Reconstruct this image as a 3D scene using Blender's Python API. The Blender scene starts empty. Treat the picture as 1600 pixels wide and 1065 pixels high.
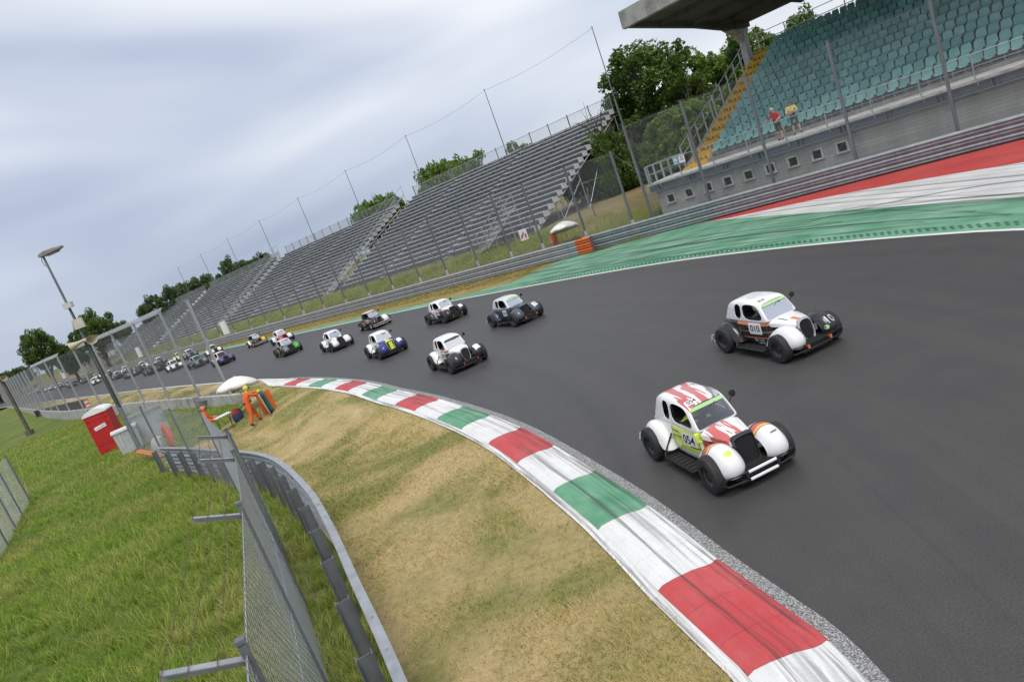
import bpy, bmesh, math, random
import numpy as np
from mathutils import Vector, Matrix, Euler
from mathutils.bvhtree import BVHTree
random.seed(7); RNG = np.random.default_rng(7)
R = math.radians
sc = bpy.context.scene
col = sc.collection
# ---------------------------------------------------------------- camera
CAM_H, FOC, ROLL, PITCH = 4.7, 1066.67, R(20.47), R(11.3)
_rt = Vector((1, 0, 0)); _up = Vector((0, math.sin(PITCH), math.cos(PITCH))); FW = Vector((0, math.cos(PITCH), -math.sin(PITCH)))
RT = math.cos(ROLL) * _rt - math.sin(ROLL) * _up
UP = math.sin(ROLL) * _rt + math.cos(ROLL) * _up
cam = bpy.data.cameras.new('camera'); cam.lens = 24; cam.sensor_width = 36; cam.clip_end = 3000; cam.clip_start = .05
cam_o = bpy.data.objects.new('camera', cam); col.objects.link(cam_o)
cam_o.matrix_world = Matrix(((RT.x, UP.x, -FW.x, 0), (RT.y, UP.y, -FW.y, 0), (RT.z, UP.z, -FW.z, CAM_H), (0, 0, 0, 1)))
sc.camera = cam_o
# ---------------------------------------------------------------- sky, sun, exposure
SUN_EL, SUN_AZ = R(62), R(172)          # azimuth of the sun: clockwise from +Y
world = bpy.data.worlds.new('World'); sc.world = world; world.use_nodes = True
wn, wl = world.node_tree.nodes, world.node_tree.links
wn.clear()
wo = wn.new('ShaderNodeOutputWorld'); bg = wn.new('ShaderNodeBackground'); bg.inputs[1].default_value = .1
sky = wn.new('ShaderNodeTexSky'); sky.sky_type = 'NISHITA'; sky.sun_disc = False
sky.sun_elevation = SUN_EL; sky.sun_rotation = SUN_AZ; sky.air_density = 1.0; sky.dust_density = 3.0
tc = wn.new('ShaderNodeTexCoord'); mp = wn.new('ShaderNodeMapping'); mp.inputs['Scale'].default_value = (1.0, 1.6, 4.2); mp.inputs['Rotation'].default_value = (0.12, R(6), R(20)); mp.inputs['Location'].default_value = (3.3, -.8, .9)
wl.new(tc.outputs['Generated'], mp.inputs[0])
n1 = wn.new('ShaderNodeTexNoise'); n1.inputs['Scale'].default_value = 1.15; n1.inputs['Detail'].default_value = 3.5; n1.inputs['Roughness'].default_value = .42; n1.inputs['Distortion'].default_value = .35
wl.new(mp.outputs[0], n1.inputs[0])
rp = wn.new('ShaderNodeValToRGB')           # cloud deck: slate undersides to bright gaps
cr = rp.color_ramp; cr.elements[0].position = .33; cr.elements[0].color = (2.3, 2.75, 3.75, 1); cr.elements[1].position = .64; cr.elements[1].color = (5.7, 5.85, 6.15, 1)
e = cr.elements.new(.47); e.color = (3.7, 4.1, 4.9, 1)
wl.new(n1.outputs['Fac'], rp.inputs[0])
mx = wn.new('ShaderNodeMix'); mx.data_type = 'RGBA'; mx.inputs[0].default_value = .9
wl.new(sky.outputs[0], mx.inputs[6]); wl.new(rp.outputs[0], mx.inputs[7])
wl.new(mx.outputs[2], bg.inputs[0]); wl.new(bg.outputs[0], wo.inputs[0])
sun = bpy.data.lights.new('sun', 'SUN'); sun.energy = 1.5; sun.angle = R(30); sun.color = (1, .945, .86)
sun_o = bpy.data.objects.new('sun', sun); col.objects.link(sun_o)
_sd = Vector((math.sin(SUN_AZ) * math.cos(SUN_EL), math.cos(SUN_AZ) * math.cos(SUN_EL), math.sin(SUN_EL)))
sun_o.rotation_euler = _sd.to_track_quat('Z', 'Y').to_euler(); sun_o.location = (0, 0, 60)
vs = sc.view_settings; vs.view_transform = 'Standard'; vs.look = 'None'; vs.gamma = 1; vs.exposure = .72; vs.use_curve_mapping = False

# ---------------------------------------------------------------- helpers
def G(px, py, z=0.0):
    """the point at height z that the photograph shows at pixel (px, py)"""
    d = FW + RT * ((px - 800) / FOC) - UP * ((py - 532.5) / FOC)
    t = (z - CAM_H) / d.z
    return Vector((d.x * t, d.y * t, z))
def tag(o, label=None, cat=None, group=None, kind=None):
    if label: o['label'] = label
    if cat: o['category'] = cat
    if group: o['group'] = group
    if kind: o['kind'] = kind
    return o
def link(name, me, parent=None, loc=None, rot=None, mats=None):
    o = bpy.data.objects.new(name, me); col.objects.link(o)
    if parent is not None: o.parent = parent
    if loc is not None: o.location = loc
    if rot is not None: o.rotation_euler = rot
    if mats is not None:
        for i, m in enumerate(mats):
            o.material_slots[i].link = 'OBJECT'; o.material_slots[i].material = m
    return o
def empty(name, loc=(0, 0, 0), rz=0.0):
    o = link(name, None, None, loc, (0, 0, rz)); o.empty_display_size = .2
    return o
class MB:
    def __init__(s): s.v = []; s.f = []; s.m = []
    def add(s, vs, fs, mi=0):
        b = len(s.v); s.v += [tuple(v) for v in vs]; s.f += [tuple(b + i for i in f) for f in fs]; s.m += [mi] * len(fs)
        return s
    def box(s, c, d, rot=None, mi=0, taper=1.0):
        hx, hy, hz = d[0] / 2, d[1] / 2, d[2] / 2
        vs = [Vector((x * hx * (taper if z > 0 else 1), y * hy * (taper if z > 0 else 1), z * hz)) for z in (-1, 1) for y in (-1, 1) for x in (-1, 1)]
        if rot is not None:
            M = Euler(rot).to_matrix(); vs = [M @ v for v in vs]
        c = Vector(c)
        return s.add([v + c for v in vs], [(0, 2, 3, 1), (4, 5, 7, 6), (0, 1, 5, 4), (2, 6, 7, 3), (0, 4, 6, 2), (1, 3, 7, 5)], mi)
    def beam(s, a, b, w, h, mi=0, up=(0, 0, 1)):
        a, b = Vector(a), Vector(b); d = (b - a).normalized(); up = Vector(up)
        if abs(d.dot(up)) > .98: up = Vector((1, 0, 0))
        x = d.cross(up).normalized() * (w / 2); y = x.cross(d).normalized() * (h / 2)
        vs = [p + sx * x + sy * y for p in (a, b) for sx, sy in ((-1, -1), (1, -1), (1, 1), (-1, 1))]
        return s.add(vs, [(0, 1, 2, 3), (7, 6, 5, 4), (0, 4, 5, 1), (1, 5, 6, 2), (2, 6, 7, 3), (3, 7, 4, 0)], mi)
    def tube(s, pts, r, n=6, mi=0, cap=True, closed=False):
        pts = [Vector(p) for p in pts]; rs = r if isinstance(r, (list, tuple)) else [r] * len(pts)
        b = len(s.v); N = len(pts); ref = None
        for i, p in enumerate(pts):
            if closed: t = (pts[(i + 1) % N] - pts[i - 1])
            else: t = (pts[min(i + 1, N - 1)] - pts[max(i - 1, 0)])
            t.normalize()
            if ref is None: ref = Vector((0, 0, 1)) if abs(t.z) < .9 else Vector((1, 0, 0))
            x = t.cross(ref).normalized(); y = x.cross(t).normalized(); ref = y
            for k in range(n):
                a = 2 * math.pi * k / n; s.v.append(tuple(p + (x * math.cos(a) + y * math.sin(a)) * rs[i]))
        for i in range(N if closed else N - 1):
            for k in range(n):
                i2 = (i + 1) % N
                s.f.append((b + i * n + k, b + i * n + (k + 1) % n, b + i2 * n + (k + 1) % n, b + i2 * n + k)); s.m.append(mi)
        if cap and not closed:
            s.f.append(tuple(b + k for k in range(n))[::-1]); s.m.append(mi)
            s.f.append(tuple(b + (N - 1) * n + k for k in range(n))); s.m.append(mi)
        return s
    def loft(s, secs, cap=True, mi=0, closed=False):
        b = len(s.v); n = len(secs[0])
        for q in secs: s.v += [tuple(p) for p in q]
        for i in range(len(secs) - 1):
            for k in range(n if closed else n - 1):
                k2 = (k + 1) % n
                s.f.append((b + i * n + k, b + i * n + k2, b + (i + 1) * n + k2, b + (i + 1) * n + k)); s.m.append(mi)
        if cap:
            s.f.append(tuple(b + k for k in range(n))[::-1]); s.m.append(mi)
            s.f.append(tuple(b + (len(secs) - 1) * n + k for k in range(n))); s.m.append(mi)
        return s
    def lathe(s, prof, n=16, axis='z', c=(0, 0, 0), mi=0):
        secs = []
        for k in range(n + 1):
            a = 2 * math.pi * k / n; q = []
            for r, h in prof:
                if axis == 'z': q.append((c[0] + r * math.cos(a), c[1] + r * math.sin(a), c[2] + h))
                elif axis == 'y': q.append((c[0] + r * math.cos(a), c[1] + h, c[2] + r * math.sin(a)))
                else: q.append((c[0] + h, c[1] + r * math.cos(a), c[2] + r * math.sin(a)))
            secs.append(q)
        return s.loft(secs, cap=False, mi=mi)
    def sphere(s, c, r, n=10, m=7, mi=0):
        rx, ry, rz = (r, r, r) if not isinstance(r, (tuple, list)) else r
        secs = [[(c[0] + rx * math.sin(math.pi * j / m) * math.cos(2 * math.pi * k / n), c[1] + ry * math.sin(math.pi * j / m) * math.sin(2 * math.pi * k / n), c[2] + rz * math.cos(math.pi * j / m)) for k in range(n)] for j in range(m + 1)]
        return s.loft(secs, cap=False, mi=mi, closed=True)
    def mesh(s, name, mats, smooth=True, angle=40, merge=True):
        me = bpy.data.meshes.new(name); me.from_pydata(s.v, [], s.f)
        for m in (mats if isinstance(mats, (list, tuple)) else [mats]): me.materials.append(m)
        me.polygons.foreach_set('material_index', s.m)
        bm = bmesh.new(); bm.from_mesh(me)
        if merge: bmesh.ops.remove_doubles(bm, verts=bm.verts, dist=1e-5)
        bmesh.ops.recalc_face_normals(bm, faces=bm.faces); bm.to_mesh(me); bm.free()
        if smooth:
            me.polygons.foreach_set('use_smooth', [True] * len(me.polygons)); me.set_sharp_from_angle(angle=R(angle))
        me.update(); return me
    def build(s, name, mats, parent=None, loc=None, rot=None, smooth=True, angle=40):
        return link(name, s.mesh(name, mats, smooth, angle), parent, loc, rot)
def apply_mods(me, mods):
    """a mesh with modifiers applied: mods = [(type, {settings})]"""
    o = bpy.data.objects.new('temp', me); col.objects.link(o)
    for t, st in mods:
        m = o.modifiers.new(t, t)
        for k, v in st.items(): setattr(m, k, v)
    dg = bpy.context.evaluated_depsgraph_get(); dg.update()
    r = bpy.data.meshes.new_from_object(o.evaluated_get(dg)); r.name = me.name
    bpy.data.objects.remove(o)
    r.polygons.foreach_set('use_smooth', [True] * len(r.polygons))
    return r
def sub(me, lv=1, angle=None):
    r = apply_mods(me, [('SUBSURF', {'levels': lv, 'render_levels': lv})])
    if angle: r.set_sharp_from_angle(angle=R(angle))
    return r
def catmull(P, step=.5):
    P = [Vector((p[0], p[1], p[2] if len(p) > 2 else 0)) for p in P]; out = []
    for i in range(len(P) - 1):
        a, b, c, d = P[max(i - 1, 0)], P[i], P[i + 1], P[min(i + 2, len(P) - 1)]
        n = max(2, int((c - b).length / step))
        for k in range(n):
            t = k / n
            out.append(.5 * ((2 * b) + (c - a) * t + (2 * a - 5 * b + 4 * c - d) * t * t + (3 * b - a - 3 * c + d) * t ** 3))
    out.append(P[-1]); return out
def resample(P, n=None, step=None):
    P = [Vector(p) for p in P]; L = [0]
    for i in range(1, len(P)): L.append(L[-1] + (P[i] - P[i - 1]).length)
    if n is None: n = max(2, int(round(L[-1] / step)) + 1)
    xs = np.linspace(0, L[-1], n); A = np.array(P)
    return [Vector(tuple(np.interp(x, L, A[:, k]) for k in range(A.shape[1]))) for x in xs]
def offset(P, d):
    """path moved sideways by d (positive: left of travel)"""
    out = []
    for i, p in enumerate(P):
        t = (P[min(i + 1, len(P) - 1)] - P[max(i - 1, 0)]); t.z = 0; t.normalize()
        out.append(p + Vector((-t.y, t.x, 0)) * d)
    return out
def strip(name, A, B, m, z=0.0, za=None, uv=True):
    """a sheet between two paths"""
    n = len(A); me = bpy.data.meshes.new(name)
    vs = [(p.x, p.y, z if za is None else p.z) for p in A] + [(p.x, p.y, z if za is None else p.z) for p in B]
    fs = [(i, i + 1, n + i + 1, n + i) for i in range(n - 1)]
    me.from_pydata(vs, [], fs); me.materials.append(m)
    if uv:
        L = [0]
        for i in range(1, n): L.append(L[-1] + ((A[i] - A[i - 1]).length + (B[i] - B[i - 1]).length) / 2)
        u = me.uv_layers.new(name='UVMap')
        for poly in me.polygons:
            for li in poly.loop_indices:
                vi = me.loops[li].vertex_index; j = vi % n
                w = (A[j] - B[j]).length
                u.data[li].uv = (L[j], 0 if vi < n else w)
    bm = bmesh.new(); bm.from_mesh(me); bmesh.ops.recalc_face_normals(bm, faces=bm.faces)
    if sum(f.normal.z for f in bm.faces) < 0: bmesh.ops.reverse_faces(bm, faces=bm.faces)
    bm.to_mesh(me); bm.free()
    return link(name, me)
# ---------------------------------------------------------------- materials
MATS = {}
class NT:
    """small node-building helper"""
    def __init__(s, name):
        s.m = bpy.data.materials.new(name); s.m.use_nodes = True; s.t = s.m.node_tree; s.n = s.t.nodes
        s.b = s.n['Principled BSDF']; s.o = s.n['Material Output']
    def new(s, t, **kw):
        n = s.n.new(t)
        for k, v in kw.items(): setattr(n, k, v)
        return n
    def set(s, n, i, v):
        if hasattr(v, 'node') or hasattr(v, 'is_linked'): s.t.links.new(v, n.inputs[i])
        else: n.inputs[i].default_value = v
    def coord(s, kind='Object', scale=(1, 1, 1), rot=(0, 0, 0), loc=(0, 0, 0)):
        c = s.new('ShaderNodeTexCoord'); m = s.new('ShaderNodeMapping')
        s.t.links.new(c.outputs[kind], m.inputs[0]); m.inputs['Scale'].default_value = scale; m.inputs['Rotation'].default_value = rot; m.inputs['Location'].default_value = loc
        return m.outputs[0]
    def world(s, scale=(1, 1, 1)):
        c = s.new('ShaderNodeNewGeometry'); m = s.new('ShaderNodeMapping'); s.t.links.new(c.outputs['Position'], m.inputs[0]); m.inputs['Scale'].default_value = scale
        return m.outputs[0]
    def noise(s, vec, scale, detail=4, rough=.55, dist=0):
        n = s.new('ShaderNodeTexNoise'); s.set(n, 'Vector', vec); n.inputs['Scale'].default_value = scale; n.inputs['Detail'].default_value = detail; n.inputs['Roughness'].default_value = rough; n.inputs['Distortion'].default_value = dist
        return n.outputs['Fac']
    def ramp(s, fac, stops, interp='LINEAR'):
        n = s.new('ShaderNodeValToRGB'); s.set(n, 0, fac); r = n.color_ramp; r.interpolation = interp
        while len(r.elements) < len(stops): r.elements.new(.5)
        for e, (p, c) in zip(r.elements, stops):
            e.position = p; e.color = (c, c, c, 1) if isinstance(c, (int, float)) else (*c, 1)
        return n.outputs[0]
    def mix(s, fac, a, b, mode='MIX'):
        n = s.new('ShaderNodeMix', data_type='RGBA', blend_type=mode); s.set(n, 0, fac)
        for i, v in ((6, a), (7, b)):
            if isinstance(v, (tuple, list)): v = (*v[:3], 1)
            s.set(n, i, v)
        return n.outputs[2]
    def math(s, op, a, b=0.0, c=0.0):
        n = s.new('ShaderNodeMath', operation=op); s.set(n, 0, a); s.set(n, 1, b); s.set(n, 2, c)
        return n.outputs[0]
    def sep(s, vec):
        n = s.new('ShaderNodeSeparateXYZ'); s.set(n, 0, vec); return n.outputs
    def bump(s, h, strength=.3, dist=.01):
        n = s.new('ShaderNodeBump'); s.set(n, 'Height', h); n.inputs['Strength'].default_value = strength; n.inputs['Distance'].default_value = dist
        s.t.links.new(n.outputs[0], s.b.inputs['Normal'])
    def out(s, colr=None, rough=.5, metal=0.0, spec=None):
        if colr is not None: s.set(s.b, 'Base Color', (*colr[:3], 1) if isinstance(colr, (tuple, list)) else colr)
        s.set(s.b, 'Roughness', rough); s.set(s.b, 'Metallic', metal)
        if spec is not None: s.b.inputs['Specular IOR Level'].default_value = spec
        return s.m
def paint(name, c, rough=.35, metal=0.0, var=.12, scale=3.0, bump=0.0, spec=None, coat=0.0):
    """plain coat of one colour with a little dirt and unevenness"""
    if name in MATS: return MATS[name]
    t = NT(name); v = t.world()
    f = t.noise(v, scale, 5)
    d = tuple(x * (1 - var) for x in c); l = tuple(min(1, x * (1 + var * .5)) for x in c)
    cc = t.ramp(f, [(.3, d), (.7, l)])
    if bump: t.bump(t.noise(v, scale * 12, 3), bump, .01)
    m = t.out(cc, t.ramp(t.noise(v, scale * 2, 3), [(.3, max(0, rough - .06)), (.7, min(1, rough + .08))]), metal, spec)
    if coat: t.b.inputs['Coat Weight'].default_value = coat
    MATS[name] = m; return m
# ---------------------------------------------------------------- surface materials
def m_asphalt():
    t = NT('asphalt'); v = t.world()
    fine = t.noise(v, 55, 3, .7); mid = t.noise(v, 1.2, 5, .6)
    uv = t.coord('UV', (.035, 1.1, 1)); lanes = t.noise(uv, 1.0, 5, .6)
    c = t.ramp(lanes, [(.3, (.041, .041, .042)), (.55, (.049, .049, .05)), (.75, (.059, .058, .058))])
    c = t.mix(t.math('MULTIPLY', t.ramp(mid, [(.35, 0.), (.7, 1.)]), .22), c, (.085, .084, .083))
    c = t.mix(1.0, c, (1.04, 1.0, .94), 'MULTIPLY')
    c = t.mix(.55, c, t.ramp(fine, [(.3, (.3, .3, .3)), (.5, (1, 1, 1)), (.70, (2.1, 2.1, 2.05))]), 'MULTIPLY')
    uv2 = t.coord('UV', (.012, 5.5, 1)); sk = t.noise(uv2, 1.0, 3, .5)
    c = t.mix(t.math('MULTIPLY', t.ramp(sk, [(.60, 0.), (.68, 1.)]), .2), c, (.03, .03, .031))
    t.bump(fine, .18, .004)
    return t.out(c, .55, 0, .5)
def m_runoff(name, base, wear, skid=1.0):
    """painted run-off: worn paint with dark tyre streaks along it"""
    t = NT(name); v = t.world(); uv = t.coord('UV', (.016, 2.2, 1), (0, 0, .035)); uv2 = t.coord('UV', (.03, 5.0, 1), (0, 0, -.02))
    fine = t.noise(v, 45, 3, .7)
    c = t.mix(t.ramp(t.noise(v, .5, 5), [(.35, 0.), (.75, .75)]), base, wear)
    c = t.mix(.3, c, t.ramp(fine, [(.3, (.45, .45, .45)), (.7, (1.35, 1.35, 1.35))]), 'MULTIPLY')
    s1 = t.ramp(t.noise(uv, 1.5, 6, .62, .2), [(.52, 0.), (.66, .85)]); s2 = t.ramp(t.noise(uv2, 1.4, 4, .6), [(.58, 0.), (.64, .8)])
    c = t.mix(t.math('MULTIPLY', s1, .75 * skid), c, (.075, .077, .078)); c = t.mix(t.math('MULTIPLY', s2, .7 * skid), c, (.05, .05, .052))
    t.bump(fine, .25, .005)
    return t.out(c, .7)
def m_ground(name, stops, scale=.35, patch=None):
    t = NT(name); v = t.world()
    f = t.noise(v, scale, 8, .62, .4); g = t.noise(v, 9, 5, .65); h = t.noise(v, 60, 3, .7)
    c = t.ramp(f, stops)
    c = t.mix(.6, c, t.ramp(g, [(.25, (.55, .58, .5)), (.5, (1, 1, 1)), (.75, (1.35, 1.3, 1.2))]), 'MULTIPLY')
    c = t.mix(.5, c, t.ramp(h, [(.3, (.5, .5, .5)), (.7, (1.4, 1.4, 1.4))]), 'MULTIPLY')
    t.bump(t.math('ADD', t.math('MULTIPLY', g, .6), h), .8, .03)
    return t.out(c, .95, 0, .2)
def m_blades(name, lo, hi, dry, dryness=.5, scale=.5, trans=.25, th=None):
    """grass blades: hue by patch and by blade"""
    t = NT(name); geo = t.new('ShaderNodeNewGeometry'); rnd = geo.outputs['Random Per Island']
    v = t.world(); patch = t.noise(v, scale, 7, .62, .5); p2 = t.noise(v, scale * 3.1, 5, .6)
    a = t.mix(rnd, lo, hi)
    k = t.math('ADD', t.ramp(patch, [(th[0] if th else .5 - .16 * dryness - .08, 0.), (th[1] if th else .72 - .12 * dryness, 1.)]), t.math('MULTIPLY', t.math('SUBTRACT', rnd, .5), .55))
    k = t.math('ADD', k, t.math('MULTIPLY', t.math('SUBTRACT', p2, .5), 1.1)); k2 = t.new('ShaderNodeClamp'); t.set(k2, 0, k)
    c = t.mix(t.math('MULTIPLY', k2.outputs[0], dryness if dryness < 1 else 1.), a, dry)
    m = t.out(c, .7, 0, .25)
    tr = t.new('ShaderNodeBsdfTranslucent'); t.set(tr, 0, c); ms = t.new('ShaderNodeMixShader'); ms.inputs[0].default_value = trans
    t.t.links.new(t.b.outputs[0], ms.inputs[1]); t.t.links.new(tr.outputs[0], ms.inputs[2]); t.t.links.new(ms.outputs[0], t.o.inputs[0])
    return m
def m_metal(name, c, rough=.4, metal=.85, streak=.35, rust=0.0):
    """galvanised or aluminium, weathered with spots and runs"""
    t = NT(name); v = t.world(); v2 = t.world((1, 1, .12))
    f = t.noise(v, 6, 6, .6); s = t.noise(v2, 5, 4)
    cc = t.mix(streak, c, t.ramp(s, [(.3, tuple(x * .45 for x in c)), (.7, tuple(min(1, x * 1.25) for x in c))]))
    cc = t.mix(.3, cc, t.ramp(f, [(.3, (.6, .6, .6)), (.7, (1.25, 1.25, 1.25))]), 'MULTIPLY')
    if rust: cc = t.mix(t.ramp(t.noise(v, 11, 6, .7), [(.62 - rust * .2, 0.), (.8 - rust * .2, .8)]), cc, (.16, .075, .035))
    return t.out(cc, t.ramp(f, [(.3, rough - .1), (.7, min(1, rough + .15))]), metal)
def m_concrete(name, c, scale=1.2, boards=False, dark=.5):
    t = NT(name); v = t.world(); v2 = t.world((1, 1, .1))
    f = t.noise(v, scale, 7, .62); g = t.noise(v, 30, 3, .6); s = t.noise(v2, 2.2, 5, .6)
    cc = t.ramp(f, [(.28, tuple(x * dark for x in c)), (.5, c), (.75, tuple(min(1, x * 1.2) for x in c))])
    cc = t.mix(t.math('MULTIPLY', t.ramp(s, [(.5, 0.), (.72, 1.)]), .4), cc, tuple(x * .35 for x in c))
    t.bump(g, .3, .01)
    return t.out(cc, .88, 0, .3)
M = {}
M['asphalt'] = m_asphalt()
M['green_run'] = m_runoff('green_runoff_paint', (.075, .26, .145), (.28, .47, .35))
M['white_run'] = m_runoff('white_runoff_paint', (.62, .62, .61), (.42, .42, .41), 1.3)
M['red_run'] = m_runoff('red_runoff_paint', (.42, .035, .035), (.5, .09, .075), .6)
M['line'] = m_runoff('white_line_paint', (.72, .72, .71), (.52, .52, .51), .5)
M['ground'] = m_ground('meadow_soil', [(.3, (.09, .14, .025)), (.5, (.12, .165, .035)), (.7, (.20, .18, .07))])
M['infield'] = m_ground('dry_infield_soil', [(.28, (.17, .185, .055)), (.42, (.24, .23, .085)), (.52, (.40, .32, .15)), (.7, (.60, .46, .26))], .3)
M['verge'] = m_ground('verge_soil', [(.3, (.17, .17, .05)), (.5, (.27, .22, .08)), (.7, (.33, .26, .12))], .6)
M['bank'] = m_ground('bank_soil', [(.3, (.12, .12, .045)), (.5, (.20, .16, .075)), (.7, (.27, .20, .11))], .5)
M['lush'] = m_blades('lush_grass_blades', (.13, .25, .022), (.36, .48, .07), (.58, .48, .19), .62, .3, .45, (.42, .66))
M['dry'] = m_blades('dry_grass_blades', (.20, .25, .045), (.36, .36, .085), (.64, .49, .23), .97, .3, .25, (.42, .60))
M['bankgrass'] = m_blades('bank_grass_blades', (.17, .26, .045), (.32, .40, .09), (.45, .38, .16), .4, .4)
M['galv'] = m_metal('galvanised_steel', (.44, .455, .47), .45, .55, .35)
M['galv_dark'] = m_metal('weathered_steel_post', (.20, .215, .23), .55, .45, .4)
M['rail'] = m_metal('barrier_beam_steel', (.42, .43, .44), .45, .5, .3)
M['rail_r'] = m_metal('barrier_beam_steel_green_tint', (.33, .36, .37), .45, .5, .3)
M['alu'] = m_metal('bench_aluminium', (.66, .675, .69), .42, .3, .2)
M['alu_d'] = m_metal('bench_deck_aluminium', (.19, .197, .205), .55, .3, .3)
M['wire'] = m_metal('fence_wire', (.40, .415, .43), .5, .4, .2)
M['wire_d'] = m_metal('dark_fence_wire', (.24, .25, .26), .6, .3, .2)
M['rusty'] = m_metal('rusty_barbed_wire', (.13, .08, .055), .8, .2, .3, .6)
M['conc'] = m_concrete('wall_concrete', (.40, .395, .375))
M['conc_d'] = m_concrete('stand_concrete', (.27, .268, .255), 1.0, True, .6)
M['conc_l'] = m_concrete('ledge_concrete', (.50, .50, .48), 2)
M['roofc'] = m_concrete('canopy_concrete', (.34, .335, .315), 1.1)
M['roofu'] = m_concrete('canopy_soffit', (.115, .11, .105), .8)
M['black'] = paint('black_matt', (.016, .016, .017), .6)
M['rubber'] = paint('tyre_rubber', (.026, .026, .027), .75, 0, .25, 14, .1)
M['orange'] = paint('marshal_orange', (.78, .13, .022), .75, 0, .12, 9)
M['white'] = paint('white_gloss', (.80, .80, .80), .3, 0, .05)
M['skin'] = paint('skin', (.55, .33, .24), .55)
# ---------------------------------------------------------------- ground, track, markings
OUT = catmull([(7, -9), (10.6, 0), (11.7, 6), (12.0, 11), (11.7, 14.8), (11.2, 17), (10.3, 19.9), (9.0, 23.3), (7, 27.5), (4.4, 31.7), (1.7, 35.7), (-3, 42.2), (-7.8, 48.2), (-17.1, 59.6), (-29.5, 75.3), (-48, 97.5), (-67, 119.5), (-145, 210)], .7)
INN = catmull([(0.2, -8), (1.4, 0), (1.85, 3), (1.92, 5.1), (1.8, 5.9), (1.5, 7.2), (1.1, 9.2), (.1, 12.9), (-.6, 15), (-1.45, 17.1), (-2.7, 19.9), (-3.95, 22.4), (-5.75, 26.1), (-8.3, 30.4), (-10.8, 34.1), (-14.1, 38.6), (-20.3, 46.5), (-27.6, 55.7), (-34.3, 63.9), (-45.5, 77.2), (-69, 105.3), (-92, 132.5), (-166, 219)], .7)
def sheet(name, m, z, pts):
    me = bpy.data.meshes.new(name); me.from_pydata([(p[0], p[1], z) for p in pts], [], [tuple(range(len(pts)))]); me.materials.append(m)
    bm = bmesh.new(); bm.from_mesh(me); bmesh.ops.triangulate(bm, faces=bm.faces); bmesh.ops.recalc_face_normals(bm, faces=bm.faces)
    if sum(f.normal.z * f.calc_area() for f in bm.faces) < 0: bmesh.ops.reverse_faces(bm, faces=bm.faces)
    bm.to_mesh(me); bm.free(); return link(name, me)
tag(sheet('ground', M['ground'], -.68, [(-900, -300), (900, -300), (900, 1200), (-900, 1200)]), kind='structure')
NT_ = 420
A, B = resample(OUT, NT_), resample(INN, NT_)
tag(strip('road', A, B, M['asphalt'], 0), kind='structure')
# outer white edge line
A2 = resample(OUT, 300); tag(strip('road_edge_line', offset(A2, -.02), offset(A2, -.17), M['line'], .004), kind='structure')
# inner white edge line, beyond the kerb
i0 = min(range(len(INN)), key=lambda i: (INN[i] - Vector((-14.4, 39.0, 0))).length)
B2 = INN[i0:]; tag(strip('road_inner_line', offset(B2, .0), offset(B2, .2), M['line'], .0045), kind='structure')
# painted run-off outside the bend
def gp(L): return [G(*q) for q in L]
up_g = [Vector(q) for q in ((10, -8, 0), (14.6, 0, 0), (16.2, 7, 0), (16.3, 13, 0))] + gp([(1600, 307), (1390, 323.5), (1250, 333.5), (1096, 347), (1040, 359.5), (975, 379), (927, 394), (890, 401), (860, 409), (836, 420), (807, 439), (760, 452), (727, 461), (660, 475), (600, 487.5), (560, 496), (468, 517.5), (360, 540)]) + [Vector((-47, 98.6, 0)), Vector((-80, 136.5, 0))]
lo_g = [p for p in offset(OUT, -.17) if p.y < 137.3]
ucm = catmull(up_g, .4); ua = np.array([(p.x, p.y) for p in ucm]); LG = resample(lo_g, 420); UG = []; last = 1.0
for i, p in enumerate(LG):
    t = (LG[min(i + 1, 419)] - LG[max(i - 1, 0)]).normalized(); nx, ny = t.y, -t.x
    a, b = ua[:-1], ua[1:]; d = b - a; den = nx * d[:, 1] - ny * d[:, 0]; den[np.abs(den) < 1e-9] = 1e-9
    tt = ((a[:, 0] - p.x) * d[:, 1] - (a[:, 1] - p.y) * d[:, 0]) / den; uu = ((a[:, 0] - p.x) * ny - (a[:, 1] - p.y) * nx) / den
    ok = (uu >= -.01) & (uu <= 1.01) & (tt > .05); last = float(tt[ok].min()) if ok.any() else last
    UG.append(p + Vector((nx, ny, 0)) * last)
tag(strip('green_runoff', LG, UG, M['green_run'], .003), kind='structure')
def upto(P, q):
    q = Vector(q); i = min(range(len(P)), key=lambda k: (P[k] - q).length); return P[:i + 1]
ug = resample(upto(catmull(up_g, .3), G(1096, 347)), 90)
rl = [Vector(q) for q in ((13, -9, 0), (18.2, 0, 0), (20.2, 8, 0), (20.2, 14, 0))] + gp([(1600, 253.5), (1425, 283), (1285, 309.5), (1180, 332), (1127, 343), (1097, 346.9)])
rl = resample(catmull(rl, .3), 90)
tag(strip('white_runoff', ug, rl, M['white_run'], .0035), kind='structure')
# tyre marks left across the run-off and the bend
def m_mark():
    t = NT('tyre_mark_rubber'); uv = t.coord('UV'); xyz = t.sep(uv); n = t.noise(t.coord('UV', (.5, 14, 1)), 1, 4, .6); w = t.noise(t.coord('UV', (.12, .1, 1)), 1, 3)
    e = t.ramp(xyz[1], [(0, 0.), (.04, 1.), (.16, 1.), (.2, 0.)]); a = t.math('MULTIPLY', t.math('MULTIPLY', e, t.ramp(n, [(.35, .25), (.6, 1.)])), t.ramp(w, [(.38, .03), (.62, .6)]))
    t.out((.028, .029, .03), .7); tr = t.new('ShaderNodeBsdfTransparent'); ms = t.new('ShaderNodeMixShader'); t.set(ms, 0, a); t.t.links.new(tr.outputs[0], ms.inputs[1]); t.t.links.new(t.b.outputs[0], ms.inputs[2]); t.t.links.new(ms.outputs[0], t.o.inputs[0]); return t.m
M['mark'] = m_mark(); rk = random.Random(17); OF = resample([p for p in OUT if -4 < p.y < 60], 240)
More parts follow.
